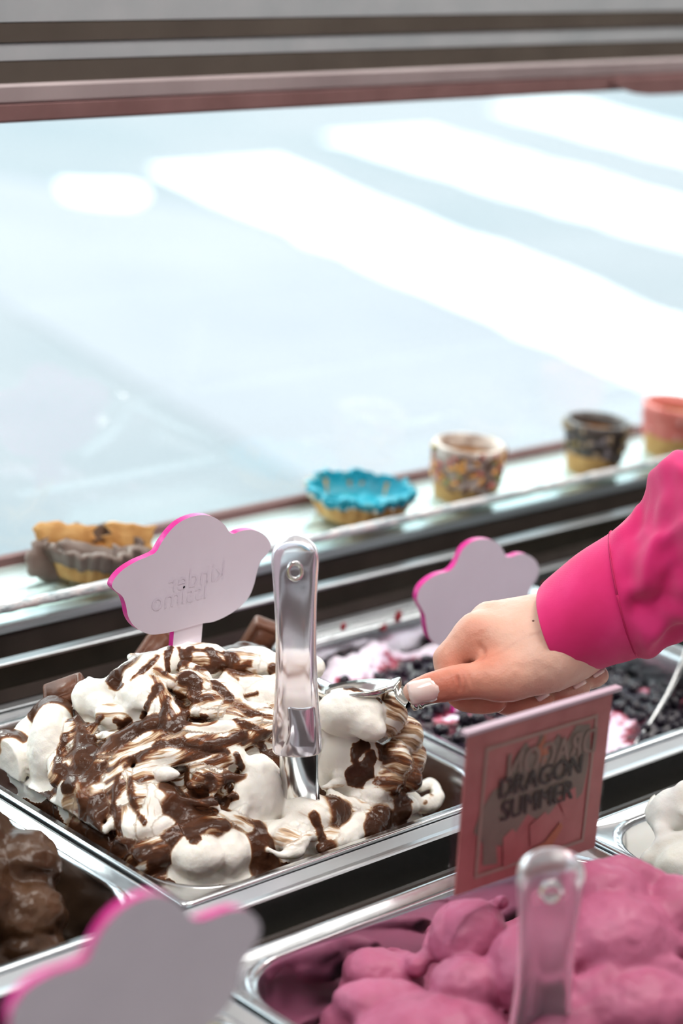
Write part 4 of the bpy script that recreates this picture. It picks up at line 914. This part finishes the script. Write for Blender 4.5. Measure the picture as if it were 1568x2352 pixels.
def sleeve_part(name, rows, parent, grow=0., close=None):
    n = 56; v = []
    for j, (ax_, ay_, bx_, by_, z, dr, bl) in rows:
        c = np.array([(ax_+bx_)/2, (ay_+by_)/2]); hv = np.array([ax_, ay_])-c
        for i in range(n):
            ph = 2*math.pi*i/n; p = c+hv*math.cos(ph)*(1+grow)+np.array([-bl*1.0, bl*.35])*math.sin(ph)
            v.append([(p[0]-1140)*KH, (1500-p[1])*KH, (z+dr*(1+grow)*math.sin(ph))*.001])
    v = np.array(v); R_ = len(rows)
    f = [(j*n+i, j*n+(i+1) % n, (j+1)*n+(i+1) % n, (j+1)*n+i) for j in range(R_-1) for i in range(n)]
    wr = fbm(v*np.array([1., .45, .7]), 55, 2, 21); al = np.repeat(sstep(26, 42, np.array([j for j, _ in rows], float)), n)
    cen = np.array([v[j*n:(j+1)*n].mean(0) for j in range(R_)]).repeat(n, 0); dr_ = v-cen; dr_ /= np.linalg.norm(dr_, axis=1, keepdims=True)
    folds = .0036*np.sin((v[:, 0]*.8-v[:, 1]*.7)*190+4*fbm(v, 30, 2, 33))*sstep(.0, .04, v[:, 2]+.02)
    gro = np.zeros(len(v))
    for (xa, ya), (xb, yb), wd, dp in (((1446, 1388), (1640, 1372), .006, .0055), ((1450, 1402), (1600, 1462), .006, .0045), ((1484, 1120), (1530, 1290), .008, .004), ((1520, 1330), (1640, 1300), .007, .004)):
        a2 = np.array([(xa-1140)*KH, (1500-ya)*KH]); b2 = np.array([(xb-1140)*KH, (1500-yb)*KH]); ab = b2-a2; tt = np.clip(((v[:, :2]-a2) @ ab)/(ab @ ab), 0, 1)
        gro += dp*np.exp(-(np.linalg.norm(v[:, :2]-a2-tt[:, None]*ab, axis=1)/wd)**2)*(dr_[:, 2] > .15)
    v = v+dr_*((.0009*wr*(1-al))+al*(.0042*wr+folds-gro))[:, None]
    o = mesh_obj(name, v, f, M['sleeve'], parent); sm = o.modifiers.new('solid', 'SOLIDIFY'); sm.thickness = .0016; sm.offset = -1
    ss = o.modifiers.new('sub', 'SUBSURF'); ss.levels = 1; ss.render_levels = 1
    return o
rows = list(enumerate(arr))
sl = sleeve_part('sleeve', rows[28:], person)
cuff = sleeve_part('cuff', rows[:31], sl, .012)
# stitched seams of the cuff
def seam(jrow, grow, name):
    j, (ax_, ay_, bx_, by_, z, dr, bl) = rows[jrow]; c = np.array([(ax_+bx_)/2, (ay_+by_)/2]); hv = np.array([ax_, ay_])-c; v = []; f = []; n = 72
    for i in range(n):
        ph = 2*math.pi*i/n; p = c+hv*math.cos(ph)*(1+grow)+np.array([-bl, bl*.35])*math.sin(ph)
        q = np.array([(p[0]-1140)*KH, (1500-p[1])*KH, (z+dr*(1+grow)*math.sin(ph))*.001])
        for dx, dy in ((-.0006, 0), (0, .0006), (.0006, 0), (0, -.0006)): v.append(q+np.array([dx, dy, dx*.3]))
    for i in range(n):
        for k_ in range(4): f.append((i*4+k_, ((i+1) % n)*4+k_, ((i+1) % n)*4+(k_+1) % 4, i*4+(k_+1) % 4))
    mesh_obj(name, v, f, mat('pink_thread', (.48, .01, .10), .8), cuff)
seam(29, .016, 'seam')

# ------------------------------------------------------------------ serving spoon in the hand
sp0 = at_d(940, 1612, 1.518); sp1 = at_d(1345, 1500, 1.515)
t = empty('serving_spoon', sp0, 'steel serving spoon held in the hand and dug into the swirl ice cream', 'spoon')
inv = t.matrix_basis.inverted()
def lathe_along(name, p, q, prof, m_, par, n=20):
    p, q = np.array(p), np.array(q); ax = (q-p)/np.linalg.norm(q-p); a = np.cross(ax, UP); a /= np.linalg.norm(a); c = np.cross(ax, a); v = []; f = []
    for s_, rr_ in prof:
        for i in range(n): th = 2*math.pi*i/n; v.append(inv @ Vector(p+ax*s_+(a*math.cos(th)+c*math.sin(th))*rr_))
    k = len(prof); f = [(j*n+i, j*n+(i+1) % n, (j+1)*n+(i+1) % n, (j+1)*n+i) for j in range(k-1) for i in range(n)]+[tuple(range(n))[::-1], tuple(range((k-1)*n, k*n))]
    return mesh_obj(name, v, f, m_, par)
M['spoon'] = steel('spoon_steel', (.62, .60, .56), .12, .22, 15, (1, 1, 1))
lathe_along('handle', sp0, sp1, [(0, .0040), (.001, .0062), (.004, .0068), (.0046, .0060), (.0054, .0060), (.006, .0068), (.0075, .0066), (.009, .0058), (.03, .0060), (.06, .0064), (.10, .0062), (.118, .0045), (.121, .001)], M['spoon'], t)
# neck: flat strip from the bowl rim to the ferrule
bc = at_d(822, 1612, 1.548); e0 = (at_d(900, 1600, 1.525)-at_d(742, 1604, 1.56)); LB = np.linalg.norm(e0); e0 /= LB; e2 = np.array([0, 0, 1.])-e0*e0[2]; e2 /= np.linalg.norm(e2); e1 = np.cross(e2, e0)
v = []; f = []; nu, nw = 22, 9
rx_, ry_, dz_ = LB/2, LB*.36, .016
for i in range(nu):
    th = 2*math.pi*i/nu
    for j in range(nw):
        s_ = 1-j/(nw-1)*.98; v.append(inv @ Vector(bc+e0*rx_*math.cos(th)*s_+e1*ry_*math.sin(th)*s_+e2*(.010-dz_*(1-s_*s_))))
for i in range(nu):
    for j in range(nw-1): f.append((i*nw+j, i*nw+j+1, ((i+1) % nu)*nw+j+1, ((i+1) % nu)*nw+j))
f.append(tuple(i*nw+nw-1 for i in range(nu)))
o = mesh_obj('bowl', v, f, M['spoon'], t); sm = o.modifiers.new('solid', 'SOLIDIFY'); sm.thickness = .0018; sm.offset = 0
ns = catmull([np.array(bc+e0*rx_*.96+e2*.010), np.array(bc+e0*(rx_+.006)+e2*.011), np.array(sp0)*.5+np.array(bc+e0*rx_)*.5+e2*.006, np.array(sp0)], 5); v = []; f = []
for q in ns:
    for a, c in ((-.0052, -.0010), (.0052, -.0010), (.0052, .0010), (-.0052, .0010)): v.append(inv @ Vector(q+e1*a*.8+e2*c+UP*a*.5))
for j in range(len(ns)-1):
    for i in range(4): f.append((j*4+i, j*4+(i+1) % 4, (j+1)*4+(i+1) % 4, (j+1)*4+i))
mesh_obj('neck', v, f, M['spoon'], t)

# ------------------------------------------------------------------ waffle cups on the shelf
ZS = .0464
M['waffle'] = noise_color(mat('wafer', (.52, .28, .09), .7), [(.3, (.42, .20, .055)), (.5, (.54, .29, .095)), (.7, (.64, .39, .15))], 70, 4, bump=.0008, bscale=300)
def cup(px, py, r0, r1, hgt, m_coat, label, cover, wavy=0., n=48, yc=None):
    c = at_z(px, py, ZS); t = empty('wafer_cup', (c[0], c[1], ZS), label, 'ice cream cone', 'dipped wafer cups on the glass shelf')
    wall = .0022
    def ringpts(z, rad, amp=0.): return [((rad+amp*math.sin(14*a+.5*math.sin(3*a)))*math.cos(a), (rad+amp*math.sin(14*a+.5*math.sin(3*a)))*math.sin(a), z) for a in np.linspace(0, 2*math.pi, n, endpoint=False)]
    rad = lambda z: r0+(r1-r0)*(z/hgt)
    prof = [(0, r0*.92), (.001, r0), (hgt*.3, rad(hgt*.3)), (hgt*.33, rad(hgt*.33)+.0008), (hgt*.7, rad(hgt*.7)+.0008), (hgt*.98, rad(hgt)), (hgt, rad(hgt)-.0008), (hgt*.98, rad(hgt)-wall), (hgt*.3, rad(hgt*.3)-wall), (.003, r0-wall), (.003, .001)]
    v = []; f = []
    for z, r_ in prof: v += ringpts(z, r_)
    k = len(prof); f = [(j*n+i, j*n+(i+1) % n, (j+1)*n+(i+1) % n, (j+1)*n+i) for j in range(k-1) for i in range(n)]+[tuple(range(n))[::-1]]
    mesh_obj('cup', v, f, M['waffle'], t)
    # dipped coating over the upper part, wavy lower hem, folded over the rim
    zl = hgt*(1-cover); v = []; off = .0011; k = 7
    hem = [zl+wavy*math.sin(2*a+1)+wavy*.5*math.sin(5*a) for a in np.linspace(0, 2*math.pi, n, endpoint=False)]
    for j in range(k):
        s_ = j/(k-1)
        for i, a in enumerate(np.linspace(0, 2*math.pi, n, endpoint=False)):
            z = hem[i]+(hgt-hem[i])*s_; r_ = rad(z)+off*(1.2+.5*math.sin(9*a+4*s_)); v.append((r_*math.cos(a), r_*math.sin(a), z))
    for z, dr in ((hgt+.0016, -.0002), (hgt+.0012, -wall-.0012), (hgt*.80, -wall-.0014)):
        for a in np.linspace(0, 2*math.pi, n, endpoint=False): r_ = rad(min(z, hgt))+dr; v.append((r_*math.cos(a), r_*math.sin(a), z))
    k += 3; f = [(j*n+i, j*n+(i+1) % n, (j+1)*n+(i+1) % n, (j+1)*n+i) for j in range(k-1) for i in range(n)]
    mesh_obj('dipped_coating', v, f, m_coat, t)
    return t, rad
def bits(t, rad, hgt, z0, cols, count, sx, name, seed, elong=2.2):
    rnd = random.Random(seed)
    for ci, (cname, col) in enumerate(cols):
        bm = bmesh.new()
        for _ in range(count):
            a = rnd.uniform(0, 2*math.pi); z = rnd.uniform(z0, hgt*.98); r_ = rad(z)+.0022
            mtx = Matrix.Translation((r_*math.cos(a), r_*math.sin(a), z)) @ Matrix.Rotation(a, 4, 'Z') @ Matrix.Rotation(rnd.uniform(0, 3.1), 4, 'X') @ Matrix.Diagonal((sx*.6, sx, sx*elong*rnd.uniform(.7, 1.2), 1))
            bmesh.ops.create_icosphere(bm, subdivisions=1, radius=1, matrix=mtx)
        o = bm_obj(name, bm, mat(cname, col, .45), t, True); o['kind'] = 'stuff'
mw = noise_color(mat('white_icing', (.52, .46, .42), .4), [(.35, (.26, .19, .15)), (.6, (.58, .51, .46))], 90)
t, rad = cup(1064, 1143, .0262, .0300, .048, mw, 'white dipped wafer cup with coloured sprinkles', .72, .004)
bits(t, rad, .048, .014, [('brown_sprinkle', (.12, .06, .04)), ('olive_sprinkle', (.30, .30, .10)), ('red_sprinkle', (.45, .10, .08)), ('orange_sprinkle', (.75, .38, .10))], 34, .0019, 'sprinkles', 3, 2.8)
md = noise_color(mat('dark_dip', (.05, .038, .032), .35), [(.3, (.035, .027, .024)), (.7, (.075, .058, .05))], 60)
t, rad = cup(1358, 1082, .0235, .0288, .047, md, 'wafer cup dipped in dark chocolate with nut pieces', .62, .003)
bits(t, rad, .047, .020, [('nut_piece', (.26, .19, .06)), ('grey_piece', (.20, .17, .18)), ('tan_piece', (.30, .22, .14))], 26, .0026, 'nut_pieces', 4, 1.1)
mp_ = noise_color(mat('pink_dip', (.55, .14, .11), .45), [(.3, (.48, .11, .09)), (.7, (.62, .20, .17))], 40)
t, rad = cup(1540, 1042, .0255, .0312, .048, mp_, 'wafer cup dipped in coral pink icing at the right edge', .62, .004)
bits(t, rad, .048, .020, [('pink_piece', (.60, .30, .28))], 18, .0022, 'icing_pieces', 5, 1.2)

def waffle_bowl(px, py, r0, r1, hgt, label, m_coat, cover, seed, gap=0.):
    c = at_z(px, py, ZS); t = empty('waffle_bowl', (c[0], c[1], ZS), label, 'waffle bowl', 'waffle bowls on the glass shelf')
    n = 96; rows_ = 12; rn = np.array([[math.cos(a), math.sin(a), 0] for a in np.linspace(0, 2*math.pi, n, endpoint=False)])
    edge = hgt*(1+.16*vnoise(rn, 5., seed)+.07*vnoise(rn, 13., seed+1)-gap*np.clip(vnoise(rn, 1.6, seed+2), 0, 1))
    v = []
    for j in range(rows_):
        s_ = j/(rows_-1)
        for i in range(n):
            a = 2*math.pi*i/n; r_ = r0+(r1-r0)*s_**.8+.0026*s_*math.sin(22*a+math.sin(3*a)); v.append((r_*math.cos(a), r_*math.sin(a), edge[i]*s_+.0005))
    f = [(j*n+i, j*n+(i+1) % n, (j+1)*n+(i+1) % n, (j+1)*n+i) for j in range(rows_-1) for i in range(n)]+[tuple(range(n))[::-1]]
    o = mesh_obj('bowl', v, f, M['waffle'], t); sm = o.modifiers.new('solid', 'SOLIDIFY'); sm.thickness = .0026; sm.offset = -1
    v = []; k = 7
    hem = cover+.10*vnoise(rn, 4., seed+6)+.08*vnoise(rn, 11., seed+7)
    for j in range(k):
        for i in range(n):
            a = 2*math.pi*i/n; s_ = (1-hem[i])+(hem[i]+.03)*j/(k-1); r_ = r0+(r1-r0)*s_**.8+.0026*s_*math.sin(22*a+math.sin(3*a))+.0006; v.append((r_*math.cos(a), r_*math.sin(a), edge[i]*s_+.0008))
    f = [(j*n+i, j*n+(i+1) % n, (j+1)*n+(i+1) % n, (j+1)*n+i) for j in range(k-1) for i in range(n)]
    o = mesh_obj('dipped_rim', v, f, m_coat, t); sm = o.modifiers.new('solid', 'SOLIDIFY'); sm.thickness = .0046; sm.offset = -.55
    return t
mt = noise_color(mat('teal_icing', (.0, .26, .35), .45), [(.3, (.0, .21, .29)), (.6, (.0, .27, .37)), (.75, (.04, .26, .30))], 45)
t = waffle_bowl(824, 1182, .0345, .0432, .0225, 'waffle bowl dipped in bright teal icing', mt, .30, 5)
v = [(0, 0, .008)]; n = 40
for rr_, zz in ((.022, .0085), (.0350, .0105), (.0378, .0190), (.0398, .0235)): v += [(rr_*math.cos(2*math.pi*i/n), rr_*math.sin(2*math.pi*i/n), zz+.0012*math.sin(5*i)) for i in range(n)]
mesh_obj('inner_icing', v, [(0, 1+i, 1+(i+1) % n) for i in range(n)]+[(1+j*n+i, 1+(j+1)*n+i, 1+(j+1)*n+(i+1) % n, 1+j*n+(i+1) % n) for j in range(3) for i in range(n)], mt, t)
bm = bmesh.new(); rnd = random.Random(2)
for _ in range(26):
    a = rnd.uniform(0, 6.28); z = rnd.uniform(.015, .0225); r_ = .0345+.0087*(z/.0225)**.8+.003
    bmesh.ops.create_icosphere(bm, subdivisions=1, radius=rnd.uniform(.0012, .0026), matrix=Matrix.Translation((r_*math.cos(a), r_*math.sin(a), z)))
o = bm_obj('nut_crumbs', bm, mat('pale_crumb', (.50, .50, .42), .6), t, True); o['kind'] = 'stuff'
mc = noise_color(mat('dull_chocolate', (.14, .095, .075), .5), [(.3, (.09, .055, .04)), (.6, (.17, .125, .105)), (.8, (.26, .21, .18))], 45)
t = waffle_bowl(207, 1312, .0290, .0370, .023, 'broken waffle bowl with dull chocolate and wafer pieces at the left', mc, .50, 11, .35)
rnd = random.Random(4)
def shard(c, rot, sx, sy, sz, m_, nm):
    bm = bmesh.new(); bmesh.ops.create_grid(bm, x_segments=8, y_segments=6, size=1)
    for q in bm.verts:
        x, y = q.co.x, q.co.y; e = 1+.25*vnoise(np.array([[x*2, y*2, c[0]*90]]), 1.5, 6)[0]
        q.co = Vector((x*sx*e, y*sy*e, sz*(.6*x*x-.4*y*y)+.001*math.sin(9*y)))
    bmesh.ops.rotate(bm, verts=bm.verts, matrix=Matrix.Rotation(rot[2], 3, 'Z') @ Matrix.Rotation(rot[0], 3, 'X') @ Matrix.Rotation(rot[1], 3, 'Y')); bmesh.ops.translate(bm, verts=bm.verts, vec=Vector(c))
    o = bm_obj(nm, bm, m_, t, True); sm = o.modifiers.new('solid', 'SOLIDIFY'); sm.thickness = .003
ex = np.array([RT[0], RT[1]])/np.hypot(RT[0], RT[1]); fy = np.array([FWD[0], FWD[1]])/np.hypot(FWD[0], FWD[1])
def loc(a, b_, z): p = ex*a+fy*b_; return (p[0], p[1], z)
zr = math.atan2(ex[1], ex[0])
shard(loc(-0.020, 0.006, 0.024), (1.25, .1, zr), .022, .010, .004, M['waffle'], 'wafer_shard'); shard(loc(0.028, 0.012, 0.024), (1.3, .05, zr), .018, .012, .003, M['waffle'], 'wafer_shard')
shard(loc(-0.026, -0.020, 0.012), (1.2, .5, zr), .018, .014, .006, mc, 'chocolate_shard'); shard(loc(0.004, -0.020, 0.021), (.9, .35, zr), .024, .008, .006, mc, 'chocolate_shard'); shard(loc(0.012, -0.020, 0.014), (1.1, .2, zr), .022, .006, .005, M['waffle'], 'wafer_shard')
shard(loc(0.032, -0.014, 0.018), (1.1, .1, zr), .014, .009, .004, mc, 'chocolate_shard')
